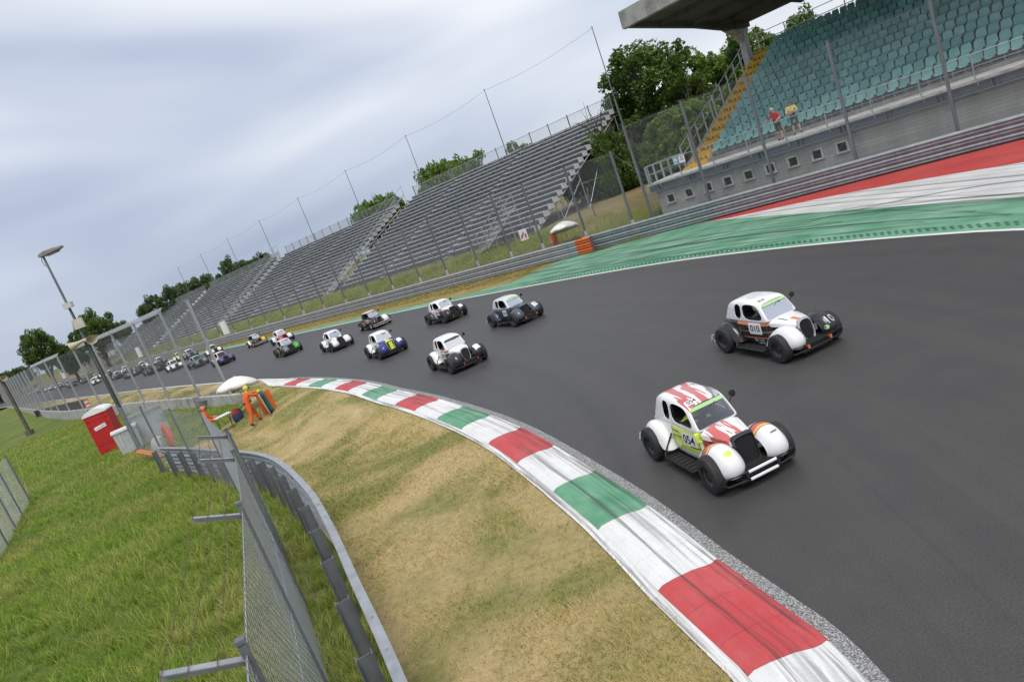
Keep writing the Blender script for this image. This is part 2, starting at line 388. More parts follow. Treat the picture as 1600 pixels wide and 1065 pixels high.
for k in range(15):
    i0 = rk.randrange(0, 120); i1 = min(239, i0 + rk.randrange(50, 120)); d0 = rk.uniform(.35, 1.6); d1 = rk.uniform(1.0, 6.0); P = []
    for j, i in enumerate(range(i0, i1, 2)):
        f = (i - i0) / (i1 - i0); d = d0 + (d1 - d0) * math.sin(f * math.pi * (.5 if k % 2 else .95)); t = (OF[min(i + 1, 239)] - OF[max(i - 1, 0)]).normalized(); P.append(OF[i] + Vector((t.y, -t.x, 0)) * d)
    P = resample(catmull(P, .5), 60)
    for s_ in ((0,) if k % 3 else (0, 1.3)):
        Q_ = offset(P, -s_); tag(strip('tyre_mark', Q_, offset(Q_, .2), M['mark'], .0062 + .0007 * k + .0003 * (s_ > 0)), kind='structure')
# barrier lines (s runs along the straight, measured from the joint of the two barriers)
BR = resample([Vector(q) for q in ((6.1, 40.9, 0), (10.0, 36.9, 0), (13.6, 33.3, 0), (17.0, 29.75, 0), (20.9, 25.6, 0), (24.2, 21.2, 0), (26.6, 16.0, 0), (28.0, 9.0, 0), (28, 0, 0))], step=2.0)
BR = resample(catmull(BR, .5), step=2.0)
red_up = resample(upto([p for p in reversed(resample(catmull(offset(BR, -.14), .3), 300)) ], G(1097, 346.9)), 90)
tag(strip('red_runoff', rl, red_up, M['red_run'], .0032), kind='structure')
OL = Vector((6.3, 40, 0)); US = Vector((-.66013, .75115, 0)); PN = Vector((.75115, .66013, 0))
def SP(s, p, z=0.0): return OL + US * s + PN * p + Vector((0, 0, z))
# verge of dry grass between the green paint and the left barrier
vg_lo = resample([p for p in catmull(up_g, .5) if p.y > 39.6], 60); vg_up = resample([SP(0, .1), SP(30, .1), SP(60, .1), SP(125, .1)], 60)
tag(sheet('verge', M['verge'], -.012, [SP(-.6, .15), SP(125, .15), SP(125, -9), SP(-.6, -9)]), kind='structure')
# infield
RAIL = resample(catmull([(-.2, -3), (-.6, 1.0), (-1.35, 3.4), (-2.1, 5.7), (-2.9, 7.9), (-3.7, 10.1), (-4.65, 12.4), (-6.5, 16.1), (-8.6, 19.4), (-11.4, 23.0), (-14.6, 26.4)], .3), step=.25)
WALL = [Vector(q) * 1.156 for q in ((-11.4, 28.9, 0), (-12.6, 30.3, 0), (-15.4, 33.6, 0), (-18.8, 37.6, 0), (-22.3, 41.7, 0), (-25.8, 45.6, 0), (-29.4, 49.5, 0), (-33.0, 53.3, 0), (-36.6, 57.3, 0), (-40.2, 61.6, 0), (-43.6, 65.9, 0), (-47.0, 70.1, 0), (-50.4, 74.6, 0), (-53.8, 79, 0), (-57.2, 83.4, 0), (-60.6, 87.8, 0), (-64, 92.2, 0), (-67.4, 96.6, 0), (-70.8, 101, 0), (-74.2, 105.4, 0), (-77.6, 109.8, 0), (-81, 114.2, 0), (-84.4, 118.6, 0), (-87.8, 123, 0), (-91.2, 127.4, 0))]
inf_a = resample([p for p in INN if p.y < 134], 160); inf_b = resample(RAIL + [Vector((-14.6, 29.8, 0))] + WALL, 160)
def Q2(P): return np.array([(p.x, p.y) for p in P])
poly_in = np.vstack([Q2(inf_a), Q2(inf_b)[::-1]])
_inn = Q2(INN)[::2]
def TZA(P):
    """height of the land inside the bend: it falls away from the kerb towards the far fences"""
    P = np.atleast_2d(P); d = np.full(len(P), 1e9)
    for k in range(0, len(P), 4000): d[k:k + 4000] = np.sqrt(((P[k:k + 4000, None, :] - _inn[None]) ** 2).sum(2)).min(1)
    sm = lambda x: (lambda c: c * c * (3 - 2 * c))(np.clip(x, 0, 1))
    return -.6 * sm((d - 1.4) / 3.0) * sm((P[:, 1] - 13) / 10)
def TZ(x, y): return float(TZA([(x, y)])[0])
def GT(px, py, h=0.0):
    z = h
    for _ in range(12):
        p = G(px, py, z); z = TZ(p.x, p.y) + h
    p = G(px, py, z); return p
def land(name, A, B, m, dz, nc=14, pw=1.0):
    n = len(A); V = []; F = []
    for j in range(nc + 1):
        f = (j / nc) ** pw; V += [tuple(A[i].lerp(B[i], f)) for i in range(n)]
    V = np.array(V); V[:, 2] = TZA(V[:, :2]) + dz
    for j in range(nc): F += [(j * n + i, j * n + i + 1, (j + 1) * n + i + 1, (j + 1) * n + i) for i in range(n - 1)]
    me = bpy.data.meshes.new(name); me.from_pydata([tuple(v) for v in V], [], F); me.materials.append(m)
    if sum(p.normal.z for p in me.polygons) < 0: me.flip_normals()
    me.polygons.foreach_set('use_smooth', [True] * len(me.polygons)); return tag(link(name, me), kind='structure')
land('infield', inf_a, inf_b, M['infield'], -.02)
mdw = resample(catmull([(-9, -6), (-22, 1), (-40, 10), (-60, 30), (-85, 62), (-112, 100), (-135, 140)], 1), 160)
land('meadow', resample([Vector((-.2, -6, 0))] + inf_b, 160), mdw, M['ground'], -.03, 16, 1.4)
# ---------------------------------------------------------------- kerb: one object per cast piece
def m_kerb(name, c, wear, skid):
    t = NT(name); uv = t.coord('UV'); v = t.world(); xyz = t.sep(uv)
    fine = t.noise(v, 40, 3, .7)
    c0 = t.mix(t.ramp(t.noise(v, 1.3, 6, .65), [(.4, 0.), (.75, .8)]), c, wear)
    c0 = t.mix(.2, c0, t.ramp(fine, [(.3, (.5, .5, .5)), (.7, (1.3, 1.3, 1.3))]), 'MULTIPLY')
    st = t.noise(t.coord('UV', (.28, 9, 1), (0, 0, .012)), 1.0, 5, .65, .3)
    band = t.ramp(xyz[1], [(.0, .7), (.10, 1.), (.2, .35), (.36, .7), (.5, .25), (.62, .9), (.74, .15), (1., .0)])
    k = t.math('MULTIPLY', t.ramp(st, [(.47, 0.), (.58, 1.)]), band)
    c0 = t.mix(t.math('MULTIPLY', k, skid), c0, (.04, .038, .038))
    t.bump(fine, .2, .004); return t.out(c0, .62)
M['k_w'] = m_kerb('kerb_white', (.74, .74, .73), (.6, .6, .58), .75)
M['k_r'] = m_kerb('kerb_red', (.50, .055, .06), (.52, .13, .12), .85)
M['k_g'] = m_kerb('kerb_green', (.085, .28, .15), (.22, .42, .29), .8)
def m_gravel():
    t = NT('kerb_gravel_band'); v = t.world(); f = t.noise(v, 55, 3, .8)
    c = t.ramp(f, [(.36, (.05, .05, .05)), (.5, (.2, .2, .2)), (.64, (.5, .5, .49))]); t.bump(f, .6, .01); return t.out(c, .8)
M['k_gravel'] = m_gravel()
ik = min(range(len(INN)), key=lambda i: (INN[i] - Vector((-14.4, 39.0, 0))).length)
KP = resample(INN[:ik + 1], step=.1)          # runs away from the camera
KL = .1 * (len(KP) - 1)
s_near = .1 * min(range(len(KP)), key=lambda i: (KP[i] - Vector((1.85, 5.35, 0))).length)   # near end of the nearest red block
kerb = empty('kerb', tuple(KP[0])); tag(kerb, 'low red, white and green kerb along the inside of the bend', 'kerb')
KOFF = Vector(KP[0])
def kerb_piece(s0, s1, mkey, name):
    PR = [(.15, .004), (.18, .03), (.24, .012), (.30, .012), (.50, .05), (.74, .062), (.90, .055), (.97, .02)]
    n = max(3, int((s1 - s0) / .1)); mb = MB(); secs = []; uvs = []
    taper = lambda s: min(1, max(.25, (KL - s) / 4.5))
    for k in range(n + 1):
        s = s0 + (s1 - s0) * k / n; i = min(len(KP) - 2, int(s / .1)); p = KP[i].lerp(KP[i + 1], s / .1 - i); t = (KP[i + 1] - KP[i]).normalized(); nl = Vector((-t.y, t.x, 0))
        skew = .0
        secs.append([p + nl * (d * taper(s)) + Vector((0, 0, z)) - KOFF for d, z in PR] + [p + nl * (PR[-1][0] * taper(s)) + Vector((0, 0, -.05)) - KOFF]); uvs.append(s)
    mb.loft(secs, cap=False); me = mb.mesh(name, M[mkey], True, 50, merge=False)
    u = me.uv_layers.new(name='UVMap'); m = len(PR) + 1
    for lp in me.loops:
        vi = lp.vertex_index; d = PR[min(vi % m, len(PR) - 1)][0]
        u.data[lp.index].uv = (uvs[vi // m], (d - .15) / .82)
    # normals up
    if sum(p.normal.z for p in me.polygons) < 0: me.flip_normals()
    return link(name, me, kerb)
per = 1.82; seq = ['k_r', 'k_w', 'k_g', 'k_w']; s = s_near - per * 4; k = 0
while s < KL - .6:
    last = s + per > KL - 5.2
    mk = seq[k % 4] if (s < KL - 6.5) else 'k_w'
    if s + per > 0:
        for q in range(3):
            a, b = s + per * q / 3, s + per * (q + 1) / 3
            if a > .05 and b < KL: kerb_piece(a + .0012, b - .0012, mk, 'kerb_block')
    s += per; k += 1
me_strip = []
KR = resample(INN[:ik + 1], step=.25)
wa = [p + Vector((0, 0, .014)) - KOFF for p in offset(KR, .97)]; wb = [p + Vector((0, 0, .008)) - KOFF for p in offset(KR, 1.10)]
n_end = int(len(KR) * .9)
o = strip('white_border', wa[:n_end], wb[:n_end], M['k_w'], 0, za=1); o.parent = kerb
ga = [p + Vector((0, 0, .006)) - KOFF for p in offset(KR, .0)]; gb = [p + Vector((0, 0, .006)) - KOFF for p in offset(KR, .155)]
o = strip('gravel_band', ga[:n_end], gb[:n_end], M['k_gravel'], 0, za=1); o.parent = kerb
# rumble strip of small ridges along the outer line
rum = MB(); OO = [p for p in resample(offset(OUT, -.55), step=.24) if 12 < p.y < 37]
for i in range(1, len(OO) - 1):
    t = (OO[i + 1] - OO[i - 1]).normalized(); nn = Vector((-t.y, t.x, 0))
    for w in (-.12, .0, .12): rum.box(OO[i] + nn * w + t * (.12 if w == 0 else 0) + Vector((0, 0, .009)), (.09, .055, .012), (0, 0, math.atan2(t.y, t.x)))
tag(rum.build('rumble_strip', paint('rumble_dark', (.05, .13, .08), .8), smooth=False), 'row of small dark rumble ridges set in the green run-off', 'rumble strip', kind='stuff')
# ---------------------------------------------------------------- bank behind the straight's barrier
prof = [(.35, .0), (1.0, .22), (2.5, .75), (4.2, 1.35), (5.2, 1.55), (9, 1.65), (20, 1.7), (60, 1.6), (140, 1.2)]
bk = MB(); S_ = [-4.2, -2, 0, 2, 5, 10, 15, 20, 25, 30, 40, 50, 60, 80, 100, 125, 150, 180, 220, 300]
rb = random.Random(3)
bk.loft([[SP(s, p, z * (min(1, .35 + (s + 4.2) / 9) if s < 5 else 1) + (rb.uniform(-.05, .05) if p > .5 else 0)) for p, z in prof] for s in S_], cap=False)
bank = bk.build('grass_bank', M['bank']); tag(bank, kind='structure')
bm_ = bmesh.new(); bm_.from_mesh(bank.data); bmesh.ops.recalc_face_normals(bm_, faces=bm_.faces)
if sum(f.normal.z for f in bm_.faces) < 0: bmesh.ops.reverse_faces(bm_, faces=bm_.faces)
bm_.to_mesh(bank.data); BANK = BVHTree.FromBMesh(bm_); bm_.free()
def bank_z(x, y):
    h = BANK.ray_cast(Vector((x, y, 50)), Vector((0, 0, -1)))
    return h[0].z if h[0] is not None else 0.0
# ---------------------------------------------------------------- barriers (beams, posts, bolts)
WP = [(0, 0), (.015, .012), (.075, .055), (.08, .1), (.022, .14), (.012, .155), (.022, .17), (.08, .21), (.075, .255), (.015, .298), (0, .31)]
def guardrail(name, label, path, side, nb, z0, m, seg=4.0, post_every=2.0, post_back=.12, mats_end=None, post_w=.1, group=None, cap=False):
    """path: points of the beam's back; side: +1 when the face is left of travel"""
    base = path[0].copy(); base.z = 0; root = empty(name, tuple(base)); tag(root, label, 'guardrail', group)
    L = sum((path[i + 1] - path[i]).length for i in range(len(path) - 1)); n = max(1, int(round(L / seg)))
    fine = resample(path, n * 8 + 1)
    bounds = [list(range(q * 8, q * 8 + 9)) for q in range(n)]
    if mats_end:
        fine = resample([path[0], path[0].lerp(path[1], 1.15 / (path[1] - path[0]).length)], 9)[:-1] + resample([path[0].lerp(path[1], 1.15 / (path[1] - path[0]).length)] + path[1:], n * 8 + 1); n += 1; bounds = [list(range(q * 8, q * 8 + 9)) for q in range(n)]
    def nrm(i):
        t = (fine[min(i + 1, len(fine) - 1)] - fine[max(i - 1, 0)]).normalized(); return Vector((-t.y, t.x, 0)) * side
    for b in range(nb):
        for q in range(n):
            idx = bounds[q]; proud = .004 * (q % 2)
            secs = []
            for j, i in enumerate(idx):
                p = fine[i]
                if j == 8 and i < len(fine) - 1: p = p + (fine[i + 1] - fine[i]).normalized() * .16
                secs.append([p - base + nrm(i) * (d + proud) + Vector((0, 0, z0 + b * .315 + z)) for d, z in WP])
            mb = MB().loft(secs, cap=False)
            pe = secs[0][5] + nrm(idx[0]) * .02
            for dz in (-.07, .07): mb.box(pe + (secs[1][5] - secs[0][5]).normalized() * .1 + Vector((0, 0, dz)), (.03, .03, .03))
            me = mb.mesh('rail', mats_end if (mats_end and q == 0) else m, True, 50)
            link('rail', me, root)
    np_ = max(2, int(round(L / post_every)) + 1); pts = resample(path, np_)
    for i, p in enumerate(pts):
        t = (pts[min(i + 1, np_ - 1)] - pts[max(i - 1, 0)]).normalized(); nn = Vector((-t.y, t.x, 0)) * side; H = z0 + nb * .315 - .03
        c = p - base - nn * post_back; mb = MB(); az = math.atan2(t.y, t.x); h0 = -.25
        mb.box(c + nn * (post_back * .45) + Vector((0, 0, (H + h0) / 2)), (post_w, .012, H - h0), (0, 0, az)); mb.box(c - nn * (post_back * .4) + Vector((0, 0, (H + h0) / 2)), (post_w, .012, H - h0), (0, 0, az))
        mb.box(c + Vector((0, 0, (H + h0) / 2 - .004)), (.012, post_back * .82, H - h0 - .01), (0, 0, az))
        mb.build('post', M['galv_dark'], root, smooth=False)
    if cap:
        tp = [p - base + Vector((0, 0, z0 + nb * .315 + .012)) for p in fine]; a = offset(tp, .085 * side); b2 = offset(tp, -.03 * side)
        for q in range(0, len(fine) - 1, 12):
            e = min(q + 12, len(fine) - 1); dz = Vector((0, 0, .003 * ((q // 12) % 2) + .002 * ((q // 12) % 3))); A_, B_ = a[q:e + 1], b2[q:e + 1]; A_ = [A_[0].lerp(A_[1], .01)] + A_[1:]; B_ = [B_[0].lerp(B_[1], .01)] + B_[1:]
            mb = MB().loft([[x + dz - Vector((0, 0, .03)), x + dz + Vector((0, 0, .006)), x.lerp(y, .2) + dz + Vector((0, 0, .016)), x.lerp(y, .8) + dz + Vector((0, 0, .016)), y + dz + Vector((0, 0, .006)), y + dz - Vector((0, 0, .03))] for x, y in zip(A_, B_)], cap=True, closed=True)
            for f in (1, 3): mb.box(a[min(q + f, e)].lerp(b2[min(q + f, e)], .5) + dz + Vector((0, 0, .02)), (.025, .025, .02))
            mb.build('top_cap', m, root)
    return root
guardrail('guardrail', 'grey three-beam guardrail along the red and green run-off below the teal stand', BR, -1, 3, .0, M['rail_r'])
M['or_end'] = m_metal('orange_painted_beam', (.62, .13, .03), .5, .0, .2)
guardrail('guardrail', 'grey guardrail with an orange end running along the straight before the bleachers', [SP(s, 0) for s in (-.1, 20, 60, 100, 140, 180, 215)], 1, 3, .0, M['rail'], mats_end=M['or_end'], post_every=4.0)
guardrail('guardrail', 'curved guardrail seen from behind between wire fence and dry infield grass', [Vector((p.x, p.y, TZ(p.x, p.y))) for p in RAIL[:-2]], -1, 3, .06, M['galv'], seg=3.0, post_every=1.35, post_back=.2, post_w=.11, cap=True)
# ---------------------------------------------------------------- wire fences
def wires(mb, a, b, z0a, z0b, h, pitch, r):
    """diamond mesh of two families of diagonal wires on the panel from a to b"""
    a, b = Vector(a), Vector(b); u = (b - a); L = u.length; u.normalize(); nn = Vector((-u.y, u.x, 0)) * r * .9
    slope = 1.0; n = int((L + h) / pitch)
    for fam in (1, -1):
        for i in range(-1, n + 2):
            x0 = i * pitch - (h if fam == 1 else 0) ; z0 = 0.0
            x1 = x0 + fam * h if fam == 1 else x0 - h; z1 = h
            # clip to 0..L
            pts = []
            (xa, za), (xb, zb) = (x0, z0), (x1, z1)
            if (xa < 0 and xb < 0) or (xa > L and xb > L): continue
            for lim in (0, L):
                if (xa - lim) * (xb - lim) < 0:
                    t = (lim - xa) / (xb - xa); zc = za + t * (zb - za)
                    if (lim == 0 and xa < 0) or (lim == L and xa > L): xa, za = lim, zc
                    else: xb, zb = lim, zc
            if abs(xa - xb) < .01: continue
            p = a + u * xa + Vector((0, 0, z0a + (z0b - z0a) * xa / L + za)); q = a + u * xb + Vector((0, 0, z0a + (z0b - z0a) * xb / L + zb))
            d = (q - p).normalized(); s = u.cross(d).cross(d); s = Vector((u.x * -d.z, u.y * -d.z, d.x * u.x + d.y * u.y)).normalized() * r
            o = nn * fam * .6
            vs = [p + o + s, p + o - s * .5 + nn, p + o - s * .5 - nn, q + o + s, q + o - s * .5 + nn, q + o - s * .5 - nn]
            mb.add(vs, [(0, 1, 4, 3), (1, 2, 5, 4), (2, 0, 3, 5)])
    return mb
def fence(name, label, pts, z0, h, pitch, r, posts=True, pr=.05, post_m='galv_dark', cat='fence', group=None, rails=(), post_h=None, base_white=False, over=None, wire_m='wire'):
    """posts at pts, mesh between; z0: ground height function or number; over: overhang at the top towards this vector"""
    base = Vector(pts[0]); base.z = 0; root = empty(name, tuple(base)); tag(root, label, cat, group)
    zz = (lambda p: z0(p.x, p.y)) if callable(z0) else (lambda p: z0)
    P = [Vector((p[0], p[1], 0)) for p in pts]
    for i, p in enumerate(P):
        if posts:
            H = (post_h or h) + .06; mb = MB()
            mb.box((0, 0, H / 2 - .1), (pr * 1.5, pr * 1.5, H + .2)); mb.box((0, 0, H + .02), (pr * 1.9, pr * 1.9, .03))
            if over: mb.beam((0, 0, H), Vector(over) * 1.0 + Vector((0, 0, H)), pr * 1.2, pr * 1.2)
            t = P[min(i + 1, len(P) - 1)] - P[max(i - 1, 0)]
            o = mb.build('post', M[post_m], root, p - base + Vector((0, 0, zz(p))), (0, 0, 0 if over else math.atan2(t.y, t.x)), smooth=False)
            if base_white:
                MB().box((0, 0, .5), (pr * 1.9, pr * 1.9, 1.0)).build('post_foot', M['conc_l'], o, smooth=False)
        if i < len(P) - 1:
            a, b = p - base, P[i + 1] - base; za, zb = zz(p), zz(P[i + 1])
            mb = wires(MB(), a, b, za, zb, h, pitch, r)
            for rz in rails: mb.tube([a + Vector((0, 0, za + rz)), b + Vector((0, 0, zb + rz))], r * 1.6, 3, cap=False)
            o = link('wire_mesh', mb.mesh('wire_mesh', M[wire_m], False, merge=False), root); o['kind'] = 'stuff'
    return root
# near fence with barbed-wire arms
FN = [Vector(q) for q in ((-1.2, 1.0, 0), (-2.3, 4.05, 0), (-3.35, 7.05, 0), (-4.4, 9.8, 0), (-5.2, 11.7, 0))]
FN2 = [FN[-1], GT(372, 767), GT(313.8, 740), GT(262, 722), Vector((-18.6, 32.4, 0))]
nf = fence('wire_fence', 'tall chain-link fence with barbed wire arms beside the lush grass', FN, TZ, 2.6, .13, .0034, True, .035, rails=(.02, 1.3, 2.58))
nb0 = FN[0].copy()
tips = []
for i, p in enumerate(FN):
    t = (FN[min(i + 1, 4)] - FN[max(i - 1, 0)]).normalized(); out = Vector((-t.y, t.x, 0)); q = p - nb0 + Vector((0, 0, 2.55)); tip = q + out * .45 - t * .08 + Vector((0, 0, .22)); tips.append((q, tip))
    mb = MB(); d = (tip - q).normalized(); sd = d.cross(Vector((0, 0, 1))).normalized(); nu = sd.cross(d)
    mb.beam(q, tip, .075, .008); mb.beam(q + sd * .034 - nu * .03, tip + sd * .034 - nu * .03, .008, .06)
    mb.build('wire_arm', M['galv'], nf, smooth=False)
for f in (.35, .68, .97):
    mb = MB(); r_ = random.Random(5)
    for i in range(4):
        a = tips[i][0].lerp(tips[i][1], f); b = tips[i + 1][0].lerp(tips[i + 1][1], f)
        P = [a.lerp(b, k / 12) + Vector((0, 0, .02 - .05 * math.sin(math.pi * k / 12))) for k in range(13)]
        mb.tube(P, .003, 4)
        for k in range(22):
            c = a.lerp(b, (k + .5) / 22) + Vector((0, 0, .02 - .05 * math.sin(math.pi * (k + .5) / 22))); v = Vector((r_.uniform(-1, 1), r_.uniform(-1, 1), r_.uniform(-1, 1))).normalized() * .022
            mb.tube([c - v, c + v], .0022, 3)
    mb.build('barbed_wire', M['rusty'], nf)
nf2 = fence('wire_fence', 'older chain-link fence running from the barbed wire fence back to the lamp post', FN2, TZ, 2.5, .14, .0022, True, .05, rails=(1.2, 2.48))
# small fence at the meadow's far side
SF = [Vector(q) * 1.12 for q in ((-20.6, 27.3, 0), (-19.6, 25.3, 0), (-18.4, 23.2, 0), (-17.3, 21.2, 0), (-16.2, 19.2, 0))]
fence('wire_fence', 'short run of dark wire fence standing alone in the lush grass', SF, TZ, 2.3, .1, .0024, True, .055, rails=(.05, 2.08))
# concrete wall with the tall catch fence on it
WZ = -.6; wroot = empty('concrete_wall', (WALL[0].x, WALL[0].y, WZ)); tag(wroot, 'low grey concrete wall carrying the tall catch fence', 'wall')
for i in range(len(WALL) - 1):
    a, b = WALL[i] - WALL[0], WALL[i + 1] - WALL[0]; t = (b - a).normalized(); nn = Vector((-t.y, t.x, 0)); e0 = t * .008
    secs = [[q + nn * .16, q + nn * .11 + Vector((0, 0, .82)), q + nn * .09 + Vector((0, 0, .85)), q - nn * .09 + Vector((0, 0, .85)), q - nn * .11 + Vector((0, 0, .82)), q - nn * .16, q - nn * .16 - Vector((0, 0, .3)), q + nn * .16 - Vector((0, 0, .3))] for q in (a + e0, b - e0)]
    MB().loft(secs, True, closed=True).build('wall_panel', M['conc'], wroot, smooth=False)
CF = WALL[1:]
cf = fence('catch_fence', 'tall catch fence with square posts on the low concrete wall', CF, .25, 5.15, .14, .0022, True, .085, 'galv', over=None, rails=(1.7, 3.4, 5.1), wire_m='wire_d')
# inclined top panels leaning over the track side
for i in range(0, 9):
    if i in (0, 5): continue
    a, b = CF[i] - CF[0], CF[i + 1] - CF[0]; t = (b - a).normalized(); inn = Vector((t.y, -t.x, 0)); mb = MB(); n = 16
    for k in range(n):
        p = a.lerp(b, (k + .5) / n) + Vector((0, 0, 5.42)); mb.beam(p, p + inn * .26 + Vector((0, 0, .24)), .2, .02)
    mb.beam(a + Vector((0, 0, 5.4)), b + Vector((0, 0, 5.4)), .05, .05)
    mb.build('overhang_panel', M['galv'], cf, smooth=False)
# fence behind the right-hand barrier
FR = [SPp for SPp in offset(resample(BR, 60), 1.0)]
def on_path(P, px, py, z):
    g = G(px, py, z); i = min(range(len(P)), key=lambda k: abs(math.atan2(P[k].x, P[k].y) - math.atan2(g.x, g.y))); return P[i]
FRf = resample(FR, 400)
frp = [on_path(FRf, *q, .9) for q in ((1018, 334), (1107, 311), (1208, 281), (1336.7, 244), (1498, 198.5))]
ext = offset(resample(BR, 60), 1.0)
frp += [p for p in resample([frp[-1]] + [q for q in ext if q.y < frp[-1].y - 1], step=4.2)][1:4]
fence('catch_fence', 'tall wire catch fence with grey posts below the teal grandstand', frp, 0, 6.1, .12, .003, True, .08, 'galv_dark', rails=(3.0, 6.0))
# fence along the straight
fs = [SP(s, 1.0) for s in (-2.6, .9, 4.6, 7.6, 11.2, 14.9, 18.4, 22.4, 26.3, 30.5, 34.8, 39.2, 43.8, 48.4, 53, 58, 63, 68, 74, 80, 87, 94, 102, 110, 118, 126, 134, 142, 150)]
fence('catch_fence', 'catch fence with white-footed posts on the grass bank before the bleachers', fs, bank_z, 4.9, .14, .0028, True, .07, 'galv_dark', base_white=True, rails=(4.85,))
fl = [SP(s, 5.0) for s in (3, 6, 9, 12, 15, 18, 21, 24, 27, 30, 33.5, 37, 41, 45, 50, 55, 60)]
fence('low_fence', 'low wire fence at the foot of the long bleachers', fl, bank_z, 1.5, .12, .0026, True, .04, 'galv_dark')
# ---------------------------------------------------------------- long bleachers
ZB, P0, RISE, TREAD, NROW = 2.0, 6.0, .36, .744, 19
def bleacher(label, s0, s1, dz, aisles, det):
    """local x runs against s, local y away from the track"""
    root = empty('bleacher', tuple(SP(s1, P0, 0)), math.atan2(-US.y, -US.x)); tag(root, label, 'bleacher', 'bleachers along the straight')
    L = s1 - s0; cuts = []; x = 0
    for a in sorted(L - (q - s0) for q in aisles): cuts.append((x, a - .34)); x = a + .34
    cuts.append((x, L))
    cache = {}
    for r in range(NROW):
        y, z = r * TREAD, ZB + dz + r * RISE
        for (xa, xb) in cuts:
            key = round(xb - xa, 2)
            if key not in cache:
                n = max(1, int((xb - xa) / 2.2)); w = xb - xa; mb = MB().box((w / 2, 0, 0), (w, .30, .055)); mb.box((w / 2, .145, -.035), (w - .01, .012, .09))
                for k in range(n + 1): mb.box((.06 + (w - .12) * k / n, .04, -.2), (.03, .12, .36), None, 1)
                if det:
                    pass
                cache[key] = mb.mesh('bench', [M['alu'], M['alu_d']], False)
            link('bench', cache[key], root, (xa, y, z + .04))
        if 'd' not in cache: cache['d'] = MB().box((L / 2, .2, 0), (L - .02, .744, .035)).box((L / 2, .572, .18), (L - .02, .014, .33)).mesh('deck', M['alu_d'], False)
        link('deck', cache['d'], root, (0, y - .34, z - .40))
    # aisle steps
    if 'st' not in cache: cache['st'] = MB().box((0, -.1, -.06), (.6, .34, .05)).box((0, .06, -.12), (.58, .02, .12)).mesh('aisle_step', M['alu'], False)
    for q in aisles:
        for r in range(NROW): link('aisle_step', cache['st'], root, (L - (q - s0), r * TREAD - .3, ZB + dz + r * RISE - .2))
    # back rail with bars
    yb, zb = (NROW - 1) * TREAD + .45, ZB + dz + (NROW - 1) * RISE; mb = MB(); nb = int(L / .16)
    for k in range(nb): mb.box(((k + .5) * L / nb, yb, zb + .5), (.018, .018, 1.0))
    for hz in (.05, 1.05): mb.beam((0, yb, zb + hz), (L, yb, zb + hz), .05, .05)
    o = mb.build('back_railing', M['galv'], root, smooth=False)
    npst = int(L / 2.4); pm = MB().box((0, 0, .45), (.07, .07, 1.5)).mesh('railing_post', M['galv_dark'], False)
    for k in range(npst + 1): link('railing_post', pm, root, (.05 + (L - .1) * k / npst, yb + .06, zb))
    # end rakers and scaffold
    for xe in (0.03, L - .03):
        for r in range(NROW):
            if r == 0: em = MB().box((0, .12, -.17), (.05, .62, .40)).mesh('end_panel', M['alu'], False)
            link('end_panel', em, root, (xe, r * TREAD, ZB + dz + r * RISE))
    nsc = max(2, int(L / (2.5 if det else 5))); sc_ = MB()
    for k in range(nsc + 1):
        x = .1 + (L - .2) * k / nsc
        sc_.tube([(x, -.1, ZB + dz - .55), (x, yb, zb - .6)], .05, 4)
        for yy in (0.2, 3.4, 6.8, 10.2, yb):
            top = ZB + dz - .55 + (yy + .1) / (yb + .1) * (zb - .6 - (ZB + dz - .55)); sc_.tube([(x, yy, .6), (x, yy, top)], .03, 4)
        for (ya, za, yc, zc) in ((.2, 1.4, 6.8, 1.6), (3.4, 1.6, 6.8, 4), (6.8, 1.6, 10.2, 5.2), (10.2, 1.6, yb, 6.5), (6.8, 3.6, yb, 3.6), (10.2, 5.4, yb, 1.6)): sc_.tube([(x, ya, za), (x, yc, zc)], .022, 4)
        if k < nsc:
            x2 = .1 + (L - .2) * (k + 1) / nsc
            for yy, z1 in ((.2, 1.5), (6.8, 3.6), (yb, 5.5), (yb, 3.0)): sc_.tube([(x, yy, z1), (x2, yy, z1)], .022, 4)
            sc_.tube([(x, yb, 1.6), (x2, yb, 5.5)], .022, 4)
    o = sc_.build('scaffold_frame', M['galv'], root)
    return root
bleacher('long aluminium bleacher closest to the teal grandstand', 9.4, 39.2, 0, (20.3, 30.5), True)
bleacher('second long aluminium bleacher, just beyond the first stair gap', 42.8, 74.5, -.12, (54, 64), False)
bleacher('third aluminium bleacher down the straight, beyond the second stair gap', 77.5, 109, -.3, (88, 98), False)
bleacher('fourth aluminium bleacher down the straight, seen through the catch fence', 112, 150, -.4, (124, 137), False)
def stair_tower(label, s0, s1, dz):
    root = empty('stair_tower', tuple(SP(s1, P0, 0)), math.atan2(-US.y, -US.x)); tag(root, label, 'stairs', 'stair towers between the bleachers')
    W = s1 - s0 - .5; zt = ZB + dz; me = MB().box((W / 2 + .25, 0, 0), (W * .55, .3, .04)).mesh('step', M['alu'], False)
    n = 30
    for k in range(n): link('step', me, root, (0, -2 + k * .5, .9 + k * .27))
    for x in (.25 + W * .2, .25 + W * .8):
        mb = MB(); mb.tube([(x, -2, 1.0), (x, -2 + n * .5, 1.0 + n * .27)], .05, 4)
        for hz in (1.05,): mb.tube([(x, -2, 1.0 + hz), (x, -2 + n * .5, 1.0 + hz + n * .27)], .02, 4)
        for k in range(0, n + 1, 3): mb.tube([(x, -2 + k * .5, .9 + k * .27), (x, -2 + k * .5, 2.05 + k * .27)], .02, 4); mb.tube([(x, -2 + k * .5, .3 if k < 6 else 1.2), (x, -2 + k * .5, .9 + k * .27)], .02, 4)
        mb.build('handrail', M['galv_dark'], root)
stair_tower('scaffold stairs in the gap after the nearest bleacher', 39.3, 42.7, 0)
